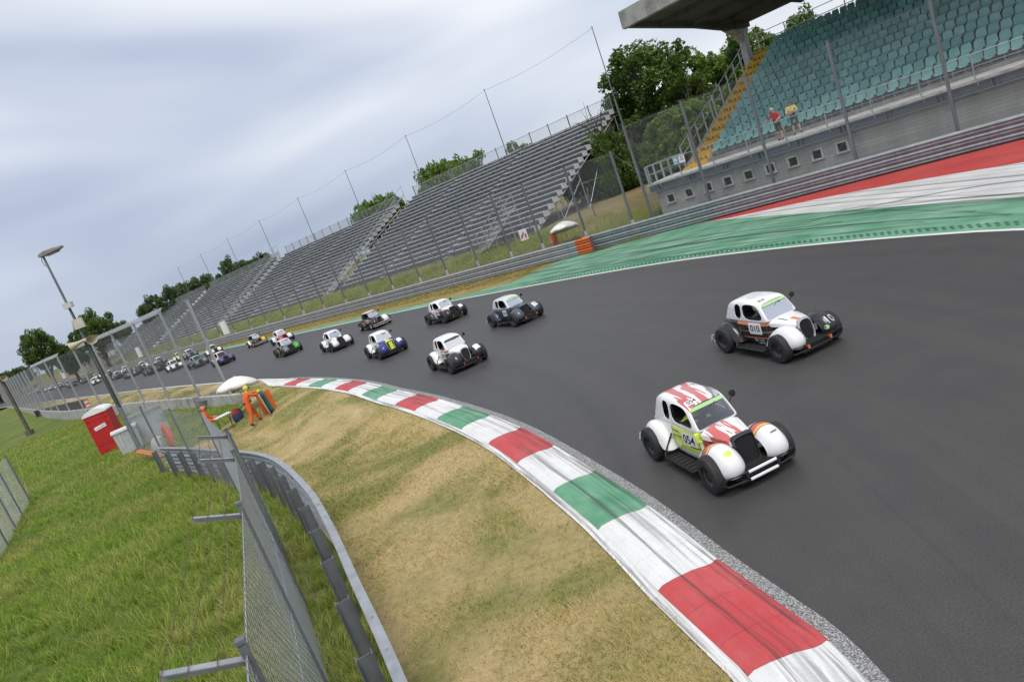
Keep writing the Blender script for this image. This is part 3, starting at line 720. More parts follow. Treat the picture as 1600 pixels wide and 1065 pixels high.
stair_tower('scaffold stairs in the gap after the second bleacher', 74.6, 77.4, -.2)
# access stair in front of the first bleacher
as_ = empty('access_stair', tuple(SP(9.0, 3.8, 0)), math.atan2(-US.y, -US.x)); tag(as_, 'slanting scaffold access stair at the foot of the nearest bleacher end', 'stairs')
mb = MB()
for y in (0, 1.1):
    for hz in (0, .9): mb.tube([(-5.6, y, 1.2 + hz), (-.6, y, 3.9 + hz)], .035, 5)
    for k in range(6): x = -5.6 + k; mb.tube([(x, y, .5), (x, y, 1.2 + k * .54 + .9)], .025, 4)
mb.build('frame', M['galv'], as_)
st = MB().box((0, .55, 0), (.3, 1.08, .04)).mesh('step', M['alu'], False)
for k in range(15): link('step', st, as_, (-5.5 + k * .34, 0, 1.15 + k * .184))
# light masts behind the bleachers, one every 14 m, with a wire between their tips
mast = MB().tube([(0, 0, 0), (0, 0, 8.4)], .09, 8).tube([(0, 0, 8.4), (0, 0, 14.4)], [.055, .035], 6).tube([(0, 0, 14.4), (0, 0, 14.55)], .05, 6).mesh('mast', M['galv_dark'])
ordn = ['first', 'second', 'third', 'fourth', 'fifth', 'sixth', 'seventh', 'eighth', 'ninth']
for k in range(9):
    s = 9.2 + 14.1 * k; o = link('mast', mast, None, SP(s, 20.2, .8)); o.name = 'wire_mast'
    o.scale.z = 1 - .006 * k
    tag(o, 'thin grey mast behind the bleachers, %s from the teal grandstand' % ordn[k], 'mast', 'masts behind the bleachers')
    if k < 8:
        a, b = SP(s, 20.2, .8 + 14.4 * (1 - .006 * k)), SP(s + 14.1, 20.2, .8 + 14.4 * (1 - .006 * (k + 1)))
        mb = MB().tube([a.lerp(b, q / 10) - a - Vector((0, 0, .35 * math.sin(math.pi * q / 10))) for q in range(11)], .012, 3)
        o = mb.build('overhead_wire', M['galv_dark'], None, a); tag(o, 'thin sagging wire from the %s mast to the %s' % (ordn[k], ordn[k + 1]), 'wire', 'wires between the masts')
# ---------------------------------------------------------------- teal grandstand
EA = Vector((.69191, -.72198, 0)); EN = Vector((.72198, .69191, 0)); GA, GP = -21.0, 35.0
g_rot = math.atan2(EA.y, EA.x)
gs = empty('grandstand', tuple(EA * GA + EN * GP), g_rot)
tag(gs, 'covered concrete grandstand with teal bucket seats and yellow stairs', 'grandstand')
def toloc(P): return Vector((P.dot(EA) - GA, P.dot(EN) - GP, P.z))
GW = 31.0
def m_block():
    t = NT('stand_block_wall'); v = t.coord('Object'); w = t.world((1, 1, .15))
    mv = t.new('ShaderNodeMapping'); t.set(mv, 0, v); mv.inputs['Rotation'].default_value = (R(90), 0, 0)
    br = t.new('ShaderNodeTexBrick'); t.set(br, 'Vector', mv.outputs[0]); br.inputs['Scale'].default_value = 1.0; br.inputs['Brick Width'].default_value = 2.4; br.inputs['Row Height'].default_value = .16; br.inputs['Mortar Size'].default_value = .006
    br.inputs['Color1'].default_value = (.36, .36, .34, 1); br.inputs['Color2'].default_value = (.43, .425, .40, 1); br.inputs['Mortar'].default_value = (.22, .22, .20, 1)
    c = t.mix(.5, br.outputs[0], t.ramp(t.noise(w, 1.3, 6, .6), [(.3, (.6, .6, .58)), (.7, (1.25, 1.25, 1.22))]), 'MULTIPLY')
    t.bump(br.outputs['Fac'], -.5, .02)
    return t.out(c, .9)
M['block'] = m_block()
wx = sorted(toloc(G(px, py, 1.45) * 1.0).x for px, py in ((1084.8, 290.6), (1111, 284), (1138.8, 276), (1168, 267.3), (1197.6, 259), (1230, 249), (1263.5, 239.4), (1297, 229), (1335.5, 217)))
# fit evenly spaced windows
k_ = np.arange(len(wx)); a_, b_ = np.polyfit(k_, wx, 1); wxs = [float(b_ + a_ * k) for k in k_]
Wz0, Wz1, hw = 1.26, 1.66, .2
def wall_box(x0, x1, z0, z1, nm='wall'): return MB().box(((x0 + x1) / 2, .2, (z0 + z1) / 2), (x1 - x0, .4, z1 - z0)).build(nm, M['block'], gs, smooth=False)
wall = MB()
xs = [0] + [q for x in wxs for q in (x - hw, x + hw)] + [GW]
wall.box((GW / 2, .2, Wz0 / 2), (GW, .4, Wz0)); wall.box((GW / 2, .2, (Wz1 + 2.02) / 2), (GW, .4, 2.02 - Wz1))
for i in range(0, len(xs), 2): wall.box(((xs[i] + xs[i + 1]) / 2, .2, (Wz0 + Wz1) / 2), (xs[i + 1] - xs[i], .4, Wz1 - Wz0))
wall.box((.2, 8, 1.0), (.4, 15.2, 2.0)); wall.box((GW - .2, 8, 1.0), (.4, 15.2, 2.0)); wall.box((GW / 2, 17.6, 3.2), (GW - .8, .3, 6.4))
wall.build('wall', M['block'], gs, smooth=False)
fr_me = MB().box((0, 0, .24), (.58, .07, .09)).box((0, 0, -.24), (.60, .11, .08)).box((-.245, 0, 0), (.09, .07, .40)).box((.245, 0, 0), (.09, .07, .40)).mesh('window', M['conc_l'], False)
pn_me = MB().box((0, 0, 0), (.398, .03, .398)).box((0, -.02, 0), (.02, .02, .39)).box((0, -.02, .02), (.39, .02, .02)).mesh('pane', paint('dark_glass', (.02, .022, .024), .12), False)
for x in wxs:
    w = link('window', fr_me, gs, (x, -.02, (Wz0 + Wz1) / 2)); link('pane', pn_me, w, (0, .14, 0))
steel = paint('blue_grey_girder', (.21, .235, .26), .5, .2)
MB().box((GW / 2 - .1, .06, 2.24), (GW + .5, .10, .40)).box((GW / 2 - .1, -.08, 2.425), (GW + .5, .28, .035)).box((GW / 2 - .1, -.08, 2.055), (GW + .5, .28, .035)).build('girder', steel, gs, smooth=False)
st_me = MB().box((0, -.07, 2.24), (.03, .16, .34)).mesh('stiffener', steel, False)
for k in range(16): link('stiffener', st_me, gs, (.3 + k * 1.98, 0, 0)); link('stiffener', st_me, gs, (.5 + k * 1.98, 0, 0))
MB().box((GW / 2 - .1, 1.35, 2.50), (GW + .5, 3.1, .10)).build('walkway', M['conc_l'], gs, smooth=False)
ZL = 2.55; TY, TR, TRD, NT_R = 2.75, .425, 1.1, 13
tier_me = None
for k in range(NT_R + 1):
    if tier_me is None: tier_me = MB().box(((2.15 + GW) / 2, TRD / 2, -.25), (GW - 2.15, TRD + .02, .55)).mesh('tier', M['conc_d'], False)
    link('tier', tier_me, gs, (0, TY + k * TRD, ZL + (k + .35) * TR))
yel = paint('yellow_step_paint', (.68, .42, .045), .7, 0, .2, 5)
step_me = MB().box((1.5, TRD * .75, -.28), (1.25, TRD * .5, .56)).box((1.5, TRD * .25, -.28 - TR / 2), (1.25, TRD * .5, .56)).mesh('yellow_step', yel, False)
MB().box((1.5, TY - .3, ZL + .06), (1.35, .6, .12)).build('yellow_step', yel, gs, smooth=False)
blk = paint('black_lettering', (.02, .02, .02), .7)
def text_mesh(s, size, extr=.002, bold=True, name='lettering', m=None):
    cu = bpy.data.curves.new(name, 'FONT'); cu.body = s; cu.size = size; cu.align_x = 'CENTER'; cu.align_y = 'CENTER'; cu.extrude = extr; cu.offset = .012 * size if bold else 0; cu.resolution_u = 3
    o = bpy.data.objects.new('temp', cu); col.objects.link(o); dg = bpy.context.evaluated_depsgraph_get(); dg.update()
    me = bpy.data.meshes.new_from_object(o.evaluated_get(dg)); me.name = name; bpy.data.objects.remove(o); bpy.data.curves.remove(cu)
    me.materials.clear(); me.materials.append(m or blk)
    return me
for k in range(NT_R):
    o = link('yellow_step', step_me, gs, (0, TY + k * TRD, ZL + (k + 1) * TR))
    if k < 12: link('lettering', text_mesh('FILA ' + 'ABCDEFGHIJKL'[k], .30), o, (1.5, TRD * .5 - .006, -.12), (R(90), 0, 0))
# seats
def m_teal():
    t = NT('teal_seat_plastic'); oi = t.new('ShaderNodeObjectInfo'); c = t.ramp(t.noise(t.world(), 1.5, 4), [(.3, (.15, .35, .325)), (.7, (.22, .46, .43))])
    c = t.mix(1.0, c, t.ramp(oi.outputs['Random'], [(0, (.72, .76, .76)), (.5, (1, 1, 1)), (1, (1.18, 1.12, 1.1))]), 'MULTIPLY'); return t.out(c, .45)
teal = m_teal()
def seat_mesh():
    mb = MB(); prof = [(-.02, .30), (.0, .36), (.06, .385), (.22, .36), (.36, .37), (.415, .44), (.45, .56), (.475, .70), (.485, .775)]
    wd = [.17, .20, .215, .22, .22, .22, .22, .20, .13]
    secs = []
    for (y, z), w in zip(prof, wd): secs.append([(-w, y, z + .03), (-w * .6, y + .006, z), (w * .6, y + .006, z), (w, y, z + .03)])
    mb.loft(secs, cap=False); mb.box((0, .24, .18), (.06, .08, .36))
    return apply_mods(mb.mesh('seat', teal, True, 60), [('SOLIDIFY', {'thickness': .02, 'offset': -1})])
seat_me = seat_mesh(); seat_me.set_sharp_from_angle(angle=R(50))
def project(P):
    d = P - Vector((0, 0, CAM_H)); z = d.dot(FW); return (800 + FOC * d.dot(RT) / z, 532.5 - FOC * d.dot(UP) / z, z)
cand = []
for k in range(NT_R):
    for i in range(58):
        lx, ly, lz = 2.55 + i * .49, TY + k * TRD + .42, ZL + (k + .35) * TR + .02
        P = EA * (GA + lx) + EN * (GP + ly) + Vector((0, 0, lz + .4)); px, py, z = project(P)
        cand.append((0 if -10 < px < 1605 and -5 < py else 1, z, lx, ly, lz))
cand.sort(); rest = []
sv = [tuple(v.co) for v in seat_me.vertices]; sf = [tuple(p.vertices) for p in seat_me.polygons]
mbs = MB(); rs = random.Random(9); n_ind = 0
for vis, z, lx, ly, lz in cand:
    if vis == 0 and n_ind < 300:
        link('seat', seat_me, gs, (lx, ly, lz), (0, 0, rs.uniform(-.03, .03))); n_ind += 1
    else: mbs.add([(x + lx, y + ly, q + lz) for x, y, q in sv], sf)
o = mbs.build('seats_beyond', teal, gs, smooth=False); o['kind'] = 'stuff'
# railing along the ledge
rail_m = M['galv']
mb = MB(); mb.tube([(-.1, -.12, ZL + 1.0), (GW, -.12, ZL + 1.0)], .024, 6); mb.tube([(-.1, -.12, ZL + .5), (GW, -.12, ZL + .5)], .012, 5)
mb.build('ledge_rail', rail_m, gs)
pm = MB().box((0, -.12, .45), (.05, .05, 1.1)).box((.07, -.2, -.12), (.03, .03, .3)).mesh('rail_post', rail_m, False)
for k in range(17): link('rail_post', pm, gs, (-.05 + k * 1.96, 0, ZL))
mb = MB(); wires(mb, (3.8, -.11, 0), (GW, -.11, 0), ZL + .06, ZL + .06, .92, .09, .0024)
o = link('rail_mesh', mb.mesh('rail_mesh', M['wire'], False, merge=False), gs); o['kind'] = 'stuff'
# corner railing and stair handrails
mb = MB()
for hz in (.5, 1.0): mb.tube([(-.2, -.12, ZL + hz), (-.2, 2.6, ZL + hz), (.75, 2.6, ZL + hz)], .03, 6)
for y in (-.1, .8, 1.7, 2.6): mb.box((-.2, y, ZL + .5), (.09, .09, 1.0))
mb.build('corner_railing', rail_m, gs)
mb = MB()
for (ka, kb) in ((.0, 4.8), (5.3, 11.8)):
    pa = (.72, TY + ka * TRD, ZL + (ka + .6) * TR); pb = (.72, TY + kb * TRD, ZL + (kb + .6) * TR)
    for hz in (.55, 1.1): mb.tube([(pa[0], pa[1], pa[2] + hz), (pb[0], pb[1], pb[2] + hz)], .03, 6)
    n = int((kb - ka) / 1.15)
    for q in range(n + 1):
        f = q / n; x, y, z = [pa[i] + (pb[i] - pa[i]) * f for i in range(3)]; mb.box((x, y, z + .45), (.08, .08, 1.35))
mb.build('stair_handrail', rail_m, gs)
mb = MB(); top = ZL + 13.4 * TR
for hz in (.5, 1.05): mb.tube([(.8, TY + 13.6 * TRD, top + hz), (GW, TY + 13.6 * TRD, top + hz)], .03, 5)
for q in range(16): mb.box((.9 + q * 2.0, TY + 13.6 * TRD, top + .5), (.06, .06, 1.1))
mb.build('back_railing', rail_m, gs)
# stair stringer and stand end
mb = MB(); sec = [(TY - .2, 2.0), (TY - .2, ZL), (TY + 13.2 * TRD, ZL + 12.9 * TR), (TY + 13.2 * TRD, 2.0)]
mb.loft([[(.55, y, z) for y, z in sec], [(.86, y, z) for y, z in sec]], True, closed=True); mb.build('end_wall', M['conc_d'], gs, smooth=False)
# columns and canopy
RZF, RZB, RYF, RYB = 11.0, 9.95, .75, 17.2
for k in range(4):
    x = .55 + 8.0 * k; mb = MB(); yb = TY + 12.2 * TRD
    def sec(z, w, d, y=0): return [(x - w, yb + y - d, z), (x + w, yb + y - d, z), (x + w, yb + y + d, z), (x - w, yb + y + d, z)]
    mb.loft([sec(6.8, .26, .32), sec(9.0, .24, .30), sec(9.55, .26, .75, -.3), sec(10.12, .28, 1.7, -.9)], True, closed=True)
    mb.build('column', M['conc_l'] if k == 0 else M['conc_d'], gs, smooth=False)
def rz(y): return RZF + (RZB - RZF) * (y - RYF) / (RYB - RYF)
x0, x1 = .6, GW + .4
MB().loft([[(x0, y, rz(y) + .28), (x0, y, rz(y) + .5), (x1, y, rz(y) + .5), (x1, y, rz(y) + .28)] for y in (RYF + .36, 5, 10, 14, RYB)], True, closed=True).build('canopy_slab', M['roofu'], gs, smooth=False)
MB().box(((x0 + x1) / 2, RYF + .17, RZF + .42), (x1 - x0 + .05, .36, .92), (R(-4), 0, 0)).build('canopy_fascia', M['roofc'], gs, smooth=False)
for k in range(9):
    x = x0 + .15 + k * 3.85; big = k % 2 == 0
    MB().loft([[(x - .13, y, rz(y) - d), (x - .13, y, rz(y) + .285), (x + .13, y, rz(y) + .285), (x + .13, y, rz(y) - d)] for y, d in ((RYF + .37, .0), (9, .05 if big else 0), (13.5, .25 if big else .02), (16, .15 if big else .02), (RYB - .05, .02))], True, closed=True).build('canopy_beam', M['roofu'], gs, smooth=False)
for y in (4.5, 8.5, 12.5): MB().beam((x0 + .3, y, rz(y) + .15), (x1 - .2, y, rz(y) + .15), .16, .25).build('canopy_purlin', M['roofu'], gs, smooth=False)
# notices on the railings
nm_ = empty('notice_board', tuple(EA * (GA + .75) + EN * (GP + TY - .25) + Vector((0, 0, ZL + .72))), g_rot); tag(nm_, 'small white notice fixed to the railing beside the yellow stairs', 'notice', 'railing notices')
MB().box((0, 0, 0), (.38, .02, .48)).build('panel', M['white'], nm_, smooth=False); MB().box((0, -.012, .02), (.2, .004, .04)).box((0, -.012, -.08), (.24, .004, .03)).box((0, -.012, .12), (.16, .004, .03)).build('print', blk, nm_, smooth=False)
nm_ = empty('notice_board', tuple(EA * (GA + .35) + EN * (GP + 2.52) + Vector((0, 0, ZL + .72))), g_rot); tag(nm_, 'small pale blue notice on the corner railing of the teal grandstand', 'notice', 'railing notices')
MB().box((0, 0, 0), (.36, .02, .5)).build('panel', paint('pale_blue', (.35, .55, .62), .5), nm_, smooth=False); MB().box((0, -.012, .02), (.2, .004, .1)).build('print', M['white'], nm_, smooth=False)
# ---------------------------------------------------------------- trees
def m_leaf(name, lo, hi):
    t = NT(name); g = t.new('ShaderNodeNewGeometry'); v = t.world()
    c = t.mix(g.outputs['Random Per Island'], lo, hi); c = t.mix(.5, c, t.ramp(t.noise(v, .7, 3), [(.3, (.55, .6, .5)), (.7, (1.35, 1.3, 1.15))]), 'MULTIPLY')
    m = t.out(c, .55, 0, .3); tr = t.new('ShaderNodeBsdfTranslucent'); t.set(tr, 0, c); ms = t.new('ShaderNodeMixShader'); ms.inputs[0].default_value = .42
    t.t.links.new(t.b.outputs[0], ms.inputs[1]); t.t.links.new(tr.outputs[0], ms.inputs[2]); t.t.links.new(ms.outputs[0], t.o.inputs[0]); return m
LEAF = [m_leaf('leaf_dark', (.075, .14, .026), (.16, .24, .055)), m_leaf('leaf_mid', (.10, .19, .028), (.22, .32, .06)), m_leaf('leaf_far', (.075, .13, .045), (.14, .205, .075))]
BARK = m_concrete('bark', (.09, .07, .055), 3)
def tree_meshes(seed, h, cr, nleaf, leaf, lobes=11, low=.3):
    r = random.Random(seed); g = np.random.default_rng(seed); tb = MB()
    tb.tube([(0, 0, -.3), (.05, .03, h * .2), (-.05, .08, h * .45), (.1, 0, h * .75)], [cr * .085, cr * .065, cr * .045, cr * .015], 7)
    C = []; zc = h * (1 + low) / 2; hr = h * (1 - low) / 2
    for k in range(lobes):
        f = (k + .5) / lobes; zz = 1 - 2 * f; a = k * 2.39996 + r.uniform(-.5, .5); q = math.sqrt(max(0, 1 - zz * zz)); d = r.uniform(.5, .8)
        c = Vector((math.cos(a) * q * d * cr, math.sin(a) * q * d * cr, zc + zz * d * hr)); C.append((c, cr * r.uniform(.2, .36)))
        b0 = Vector((0, 0, h * (.15 + .5 * (1 - f)))); mid = b0.lerp(c, .55) + Vector((0, 0, -.04 * h))
        tb.tube([b0, mid, c], [cr * .035, cr * .022, cr * .008], 5)
        for q in range(2):
            d = Vector((r.uniform(-1, 1), r.uniform(-1, 1), r.uniform(-.3, 1))).normalized(); tb.tube([c.lerp(mid, .3), c + d * cr * .3], [cr * .012, cr * .003], 4)
    pts = []; w = np.array([q[1] ** 2 for q in C]); w /= w.sum()
    ids = g.choice(len(C), nleaf, p=w)
    # sub-clumps inside each lobe
    subc = {i: [(g.normal(size=3), g.uniform(.25, .5)) for _ in range(9)] for i in range(len(C))}
    V = np.zeros((nleaf * 4, 3)); 
    for n, i in enumerate(ids):
        c, rad = C[i]; d, sr = subc[i][g.integers(9)]
        dn = d / np.linalg.norm(d); p = np.array(c) + dn * rad * .72 * np.array([1, 1, .8]); e = g.normal(size=3); e /= np.linalg.norm(e); p = p + e * rad * sr * g.uniform(.5, 1.05) ** .6
        up = g.normal(size=3) * .7 + np.array([0, 0, 1.0]); x = np.cross(up, g.normal(size=3)); x /= np.linalg.norm(x); y = np.cross(x, up); y /= np.linalg.norm(y); s = leaf * g.uniform(.6, 1.3)
        V[n * 4:n * 4 + 4] = [p - x * s * .5, p + y * s * .32, p + x * s * .5, p - y * s * .32]
    me = bpy.data.meshes.new('crown'); me.vertices.add(nleaf * 4); me.vertices.foreach_set('co', V.ravel())
    me.loops.add(nleaf * 4); me.loops.foreach_set('vertex_index', np.arange(nleaf * 4)); me.polygons.add(nleaf); me.polygons.foreach_set('loop_start', np.arange(nleaf) * 4); me.polygons.foreach_set('loop_total', np.full(nleaf, 4)); me.update(calc_edges=True)
    me.materials.append(LEAF[0])
    return tb.mesh('trunk', BARK), me
TV = [tree_meshes(11, 12, 5.0, 17000, .36, 28, .34), tree_meshes(23, 11, 4.6, 15000, .35, 24, .3), tree_meshes(37, 12, 3.8, 14000, .34, 22, .22), tree_meshes(51, 9, 5.2, 16000, .38, 28, .2)]
def tree(label, var, loc, sx, sz, rz_, leafm, name='tree', group='trees behind the bleachers'):
    t = empty(name, loc, rz_); t.scale = (sx, sx, sz); tag(t, label, 'tree', group)
    link('trunk', TV[var][0], t); link('crown', TV[var][1], t, mats=[LEAF[leafm]])
    return t
def at_depth(px, py, dist, z): # ground spot below a pixel at a given distance
    g = FW + RT * ((px - 800) / FOC) - UP * ((py - 532.5) / FOC); d = Vector((g.x, g.y, 0)).normalized() * dist; return (d.x, d.y, z)
def tree_px(label, var, px_top, py_top, dist, width_px, leafm, rz_=0.0, zb=0.8, **kw):
    """a tree whose tip stands at the given pixel, dist metres away"""
    g = FW + RT * ((px_top - 800) / FOC) - UP * ((py_top - 532.5) / FOC); hd = math.hypot(g.x, g.y); tipz = CAM_H + g.z / hd * dist
    base = (g.x / hd * dist, g.y / hd * dist, zb); H0 = (12.2, 11.2, 12.2, 9.4)[var]; W0 = (9.6, 8.8, 7.3, 10)[var]
    zf = dist * (FW.x * g.x + FW.y * g.y) / hd; w = width_px / FOC * max(zf, dist * .8)
    return tree(label, var, base, w / W0, (tipz - zb) / H0, rz_, leafm, **kw)
tree_px('broad dark tree with ragged top beside the end of the bleachers', 0, 985, 62, 66, 175, 0, .4)
tree_px('tall dark tree behind the yellow stairs of the grandstand', 1, 1085, 75, 72, 150, 1, 1.9)
tree_px('dark tree under the canopy edge behind the grandstand column', 0, 1150, 40, 74, 130, 0, 3.2)
tree_px('tree rising behind the uppermost teal seats near the canopy', 1, 1250, 12, 66, 130, 0, .9)
tree_px('tree top showing over the teal seats farther along the stand', 3, 1350, -22, 66, 130, 1, 2.2)
tree_px('lighter leafy tree low behind the corner railing of the stand', 3, 1055, 150, 60, 130, 1, 4.1)
tree_px('dark dense tree filling the view behind the bleacher scaffold end', 3, 962, 165, 72, 120, 0, 2.1)
tree_px('lower leafy tree between the scaffold and the grandstand corner', 3, 1015, 185, 68, 110, 0, 5.1)
tree_px('small pointed tree poking above the middle of the nearest bleacher', 2, 800, 205, 84, 62, 1, 0.2)
tree_px('bright round tree over the stair end of the nearest bleacher', 3, 672, 240, 88, 90, 1, 1.1)
tree_px('dark round tree beside the bright one above the nearest bleacher', 0, 718, 236, 92, 75, 1, 2.5)
tree_px('round tree standing in the gap after the nearest bleacher', 3, 578, 296, 98, 92, 1, 5.0)
tree_px('bushy tree filling the stair gap between the first two bleachers', 1, 618, 302, 92, 50, 1, 3.0)
for i, (px, py, dd, w, v) in enumerate(((395, 395, 150, 70, 0), (350, 402, 155, 60, 1), (300, 425, 165, 62, 3), (262, 442, 168, 66, 0), (228, 462, 175, 50, 1))):
    tree_px(['dark tree above the third bleacher, closest of the row to the gap', 'second tree of the row above the far bleachers', 'third tree of the row above the far bleachers', 'fourth tree of the row above the far bleachers', 'small last tree of the row above the far bleachers'][i], v, px, py, dd, w, 2, i * 1.3)
tree_px('large dark tree beyond the loudspeaker pole at the end of the straight', 1, 128, 486, 150, 80, 0, 1.0, 0, group='trees at the end of the straight')
tree_px('rounded lone dark tree farthest along the straight', 0, 42, 512, 158, 60, 0, 2.0, 0, group='trees at the end of the straight')
tree_px('low dark tree between the rounded lone tree and the large one', 3, 92, 530, 165, 60, 0, 2.6, 0, group='trees at the end of the straight')
tree_px('hazy small tree behind the far end of the bleachers', 3, 180, 497, 200, 30, 2, 2.6, 0, group='trees at the end of the straight')
for i, px in enumerate((-60, -20, 12)): tree_px(['low distant tree just past the edge of the meadow', 'low distant tree behind the loudspeaker post', 'low distant bush between the post and the lone tree'][i], 3, px, 590 - px * .37 - 12, 260, 60, 2, i, 0, group='trees at the end of the straight')
# shrubs behind the scaffold end
def bush(label, loc, sx, sz, lm, rz_):
    t = empty('shrub', loc, rz_); t.scale = (sx, sx, sz); tag(t, label, 'shrub', 'shrubs behind the scaffold'); link('crown', TV[3][1], t, (0, 0, -2.2), mats=[LEAF[lm]]); link('stem', TV[3][0], t)
for i, (px, py, dd, sx, sz, lm) in enumerate(((965, 290, 60, .5, .95, 0), (1000, 270, 62, .5, .62, 0), (1035, 262, 60, .42, .6, 1), (1066, 250, 58, .4, .62, 1), (925, 300, 66, .55, .85, 0), (1110, 240, 62, .5, .8, 0))):
    bush(['dark shrub behind the scaffold end of the bleacher', 'tall dark shrub between scaffold and grandstand', 'bright shrub behind the fence by the grandstand corner', 'bright leafy shrub beside the corner railing', 'low dark shrub seen through the scaffold legs', 'dark shrub close behind the yellow stairs'][i], at_depth(px, py, dd, 1.2), sx, sz, lm, i * 1.1)
# ---------------------------------------------------------------- race cars (x forward, y to the car's left, z up)
def cpaint(n, c, rough=.28, metal=0.0): return paint('car_' + n, c, rough, metal, .04, 2.0, coat=.4)
W_ = cpaint('white', (.78, .78, .78)); K_ = cpaint('black', (.018, .018, .02)); N_ = cpaint('navy', (.03, .04, .06)); S_L = cpaint('silver', (.45, .46, .47), .3, .4)
BL = cpaint('blue', (.025, .035, .22)); YG = cpaint('acid_yellow', (.62, .72, .07)); RD = cpaint('red', (.50, .045, .04)); GR = cpaint('green', (.06, .36, .06)); YL = cpaint('yellow', (.62, .42, .04)); TL = cpaint('teal', (.10, .22, .23)); GY = cpaint('grey', (.16, .17, .18)); PU = cpaint('purple', (.09, .07, .2)); OR = cpaint('orange', (.66, .2, .05)); PK = cpaint('rose_white', (.68, .52, .5)); MINT = cpaint('mint', (.40, .66, .30)); DG = cpaint('dark_green', (.035, .10, .045))
def stripes(name, base, bands, axis, jag=0.05, js=9.0, rot=0.0, lo=None, hi=None):
    """flat print: bands [(from, to, colour)] across an axis with a ragged edge"""
    t = NT(name); v = t.coord('Object', (1, 1, 1), (0, 0, rot)); xyz = t.sep(v); w = t.new('ShaderNodeTexNoise'); t.set(w, 'Vector', t.coord('Object', (.55, 5, .55), (0, 0, rot + .2))); w.inputs['Scale'].default_value = js; w.inputs['Detail'].default_value = 1
    f = t.math('ADD', xyz['XYZ'.index(axis)], t.math('MULTIPLY', w.outputs['Fac'], jag)); c = (*base, 1)
    for a, b, cc in bands:
        k = t.math('MULTIPLY', t.math('GREATER_THAN', f, a), t.math('LESS_THAN', f, b))
        if lo is not None: k = t.math('MULTIPLY', k, t.math('MULTIPLY', t.math('GREATER_THAN', xyz[lo[0]], lo[1]), t.math('LESS_THAN', xyz[lo[0]], lo[2])))
        c = t.mix(k, c, cc)
    m = t.out(c, .3); t.b.inputs['Coat Weight'].default_value = .35; return m
def half(secs): # mirror half sections (y>=0 side given from belt to centre)
    return [s + [(x, -y, z) for x, y, z in reversed(s[:-1])] for s in secs]
def car_meshes():
    D = {}
    # tub
    st = [(-1.50, .16, .30, .46), (-1.42, .29, .24, .56), (-1.2, .39, .2, .665), (-.85, .455, .18, .715), (-.4, .475, .17, .725), (0, .47, .17, .725), (.3, .435, .17, .725), (.42, .405, .18, .72)]
    secs = [[(x, w * .86, zb), (x, w, zb + .08), (x, w * 1.01, (zb + zt) / 2), (x, w, zt - .07), (x, w * .93, zt - .015), (x, w * .5, zt), (x, 0, zt + .01)] for x, w, zb, zt in st]
    D['body'] = sub(MB().loft(half(secs), True).mesh('body', W_), 1, 50)
    # bonnet
    st = [(.40, .385, .585, .715), (.56, .34, .59, .708), (.76, .28, .575, .69), (.92, .22, .56, .665), (1.0, .19, .54, .64)]
    secs = [[(x, w * 1.03, zb), (x, w * 1.02, zb + .1), (x, w, zt - .05), (x, w * .82, zt - .008), (x, w * .4, zt + .012), (x, 0, zt + .018)] for x, w, zb, zt in st]
    D['hood'] = sub(MB().loft(half(secs), False).mesh('hood', W_), 1, 50)
    # cabin shell with window openings
    S = [(.42, .16, 1.07, .425, .355), (.345, .09, 1.10, .44, .368), (.02, -.07, 1.122, .455, .375), (-.36, -.37, 1.128, .455, .372), (-.415, -.425, 1.125, .453, .368), (-.66, -.65, 1.12, .447, .36), (-.78, -.77, 1.108, .44, .35), (-.99, -.96, 1.045, .425, .325), (-1.1, -1.07, .89, .39, .27), (-1.15, -1.13, .70, .33, .2)]
    rows = []
    for xb, xt, zt, wb, wt in S:
        zb = .70; hs = [(0, wb), (.075, wb * .997), (.5, (wb + wt) / 2 + .012), (.86, wt + .02), (.945, wt - .02), (.985, wt * .62), (1.0, 0)]
        rows.append([(xb + (xt - xb) * h, y, zb + (zt - zb) * h) for h, y in hs])
    H = half(rows); n = len(H[0]); mb = MB(); b = 0
    mb.v = [tuple(p) for q in H for p in q]
    for i in range(len(H) - 1):
        for k in range(n - 1):
            kk = k if k < n // 2 else n - 2 - k
            if kk in (1, 2) and i in (1, 2, 4): continue
            mb.f.append((i * n + k, i * n + k + 1, (i + 1) * n + k + 1, (i + 1) * n + k)); mb.m.append(0)
    # windscreen surround
    ring = H[0]; cy = sum(p[2] for p in ring) / n; cen = Vector((.42 + (.13 - .42) * .5, 0, .885)); inner = []
    for p in ring:
        v = Vector(p) - cen; inner.append(tuple(cen + Vector((v.x * .90, v.y * .91, v.z * .90)) + Vector((.012, 0, 0))))
    o0 = len(mb.v); mb.v += inner
    for k in range(n): mb.f.append((k, o0 + k, o0 + (k + 1) % n, (k + 1) % n)); mb.m.append(0)
    me = mb.mesh('cabin', [W_, M['black']], True, 60)
    me = apply_mods(me, [('SUBSURF', {'levels': 1, 'render_levels': 1}), ('SOLIDIFY', {'thickness': .015, 'offset': -1, 'material_offset': 1, 'material_offset_rim': 0})]); me.set_sharp_from_angle(angle=R(50)); D['cabin'] = me
    g = MB().add([Vector(p) - Vector((.02, 0, 0)) for p in inner], [tuple(range(n))]); D['windscreen'] = g.mesh('windscreen', W_, False)
    bn = [Vector(p) + Vector((.004, 0, .002)) for p in inner]; top = max(p.z for p in bn)
    def lerpz(z): # left and right points of the opening at height z
        for i in range(n // 2):
            a, c = bn[i], bn[i + 1]
            if a.z <= z <= c.z: return a.lerp(c, (z - a.z) / (c.z - a.z + 1e-9))
        return bn[n // 2]
    zs = [top - .07, top - .045, top - .02]; L = [lerpz(z) for z in zs]
    D['banner'] = MB().loft([[(p.x, y, p.z) for y in np.linspace(p.y, -p.y, 5)] for p in L], False).mesh('sun_strip', W_, False)
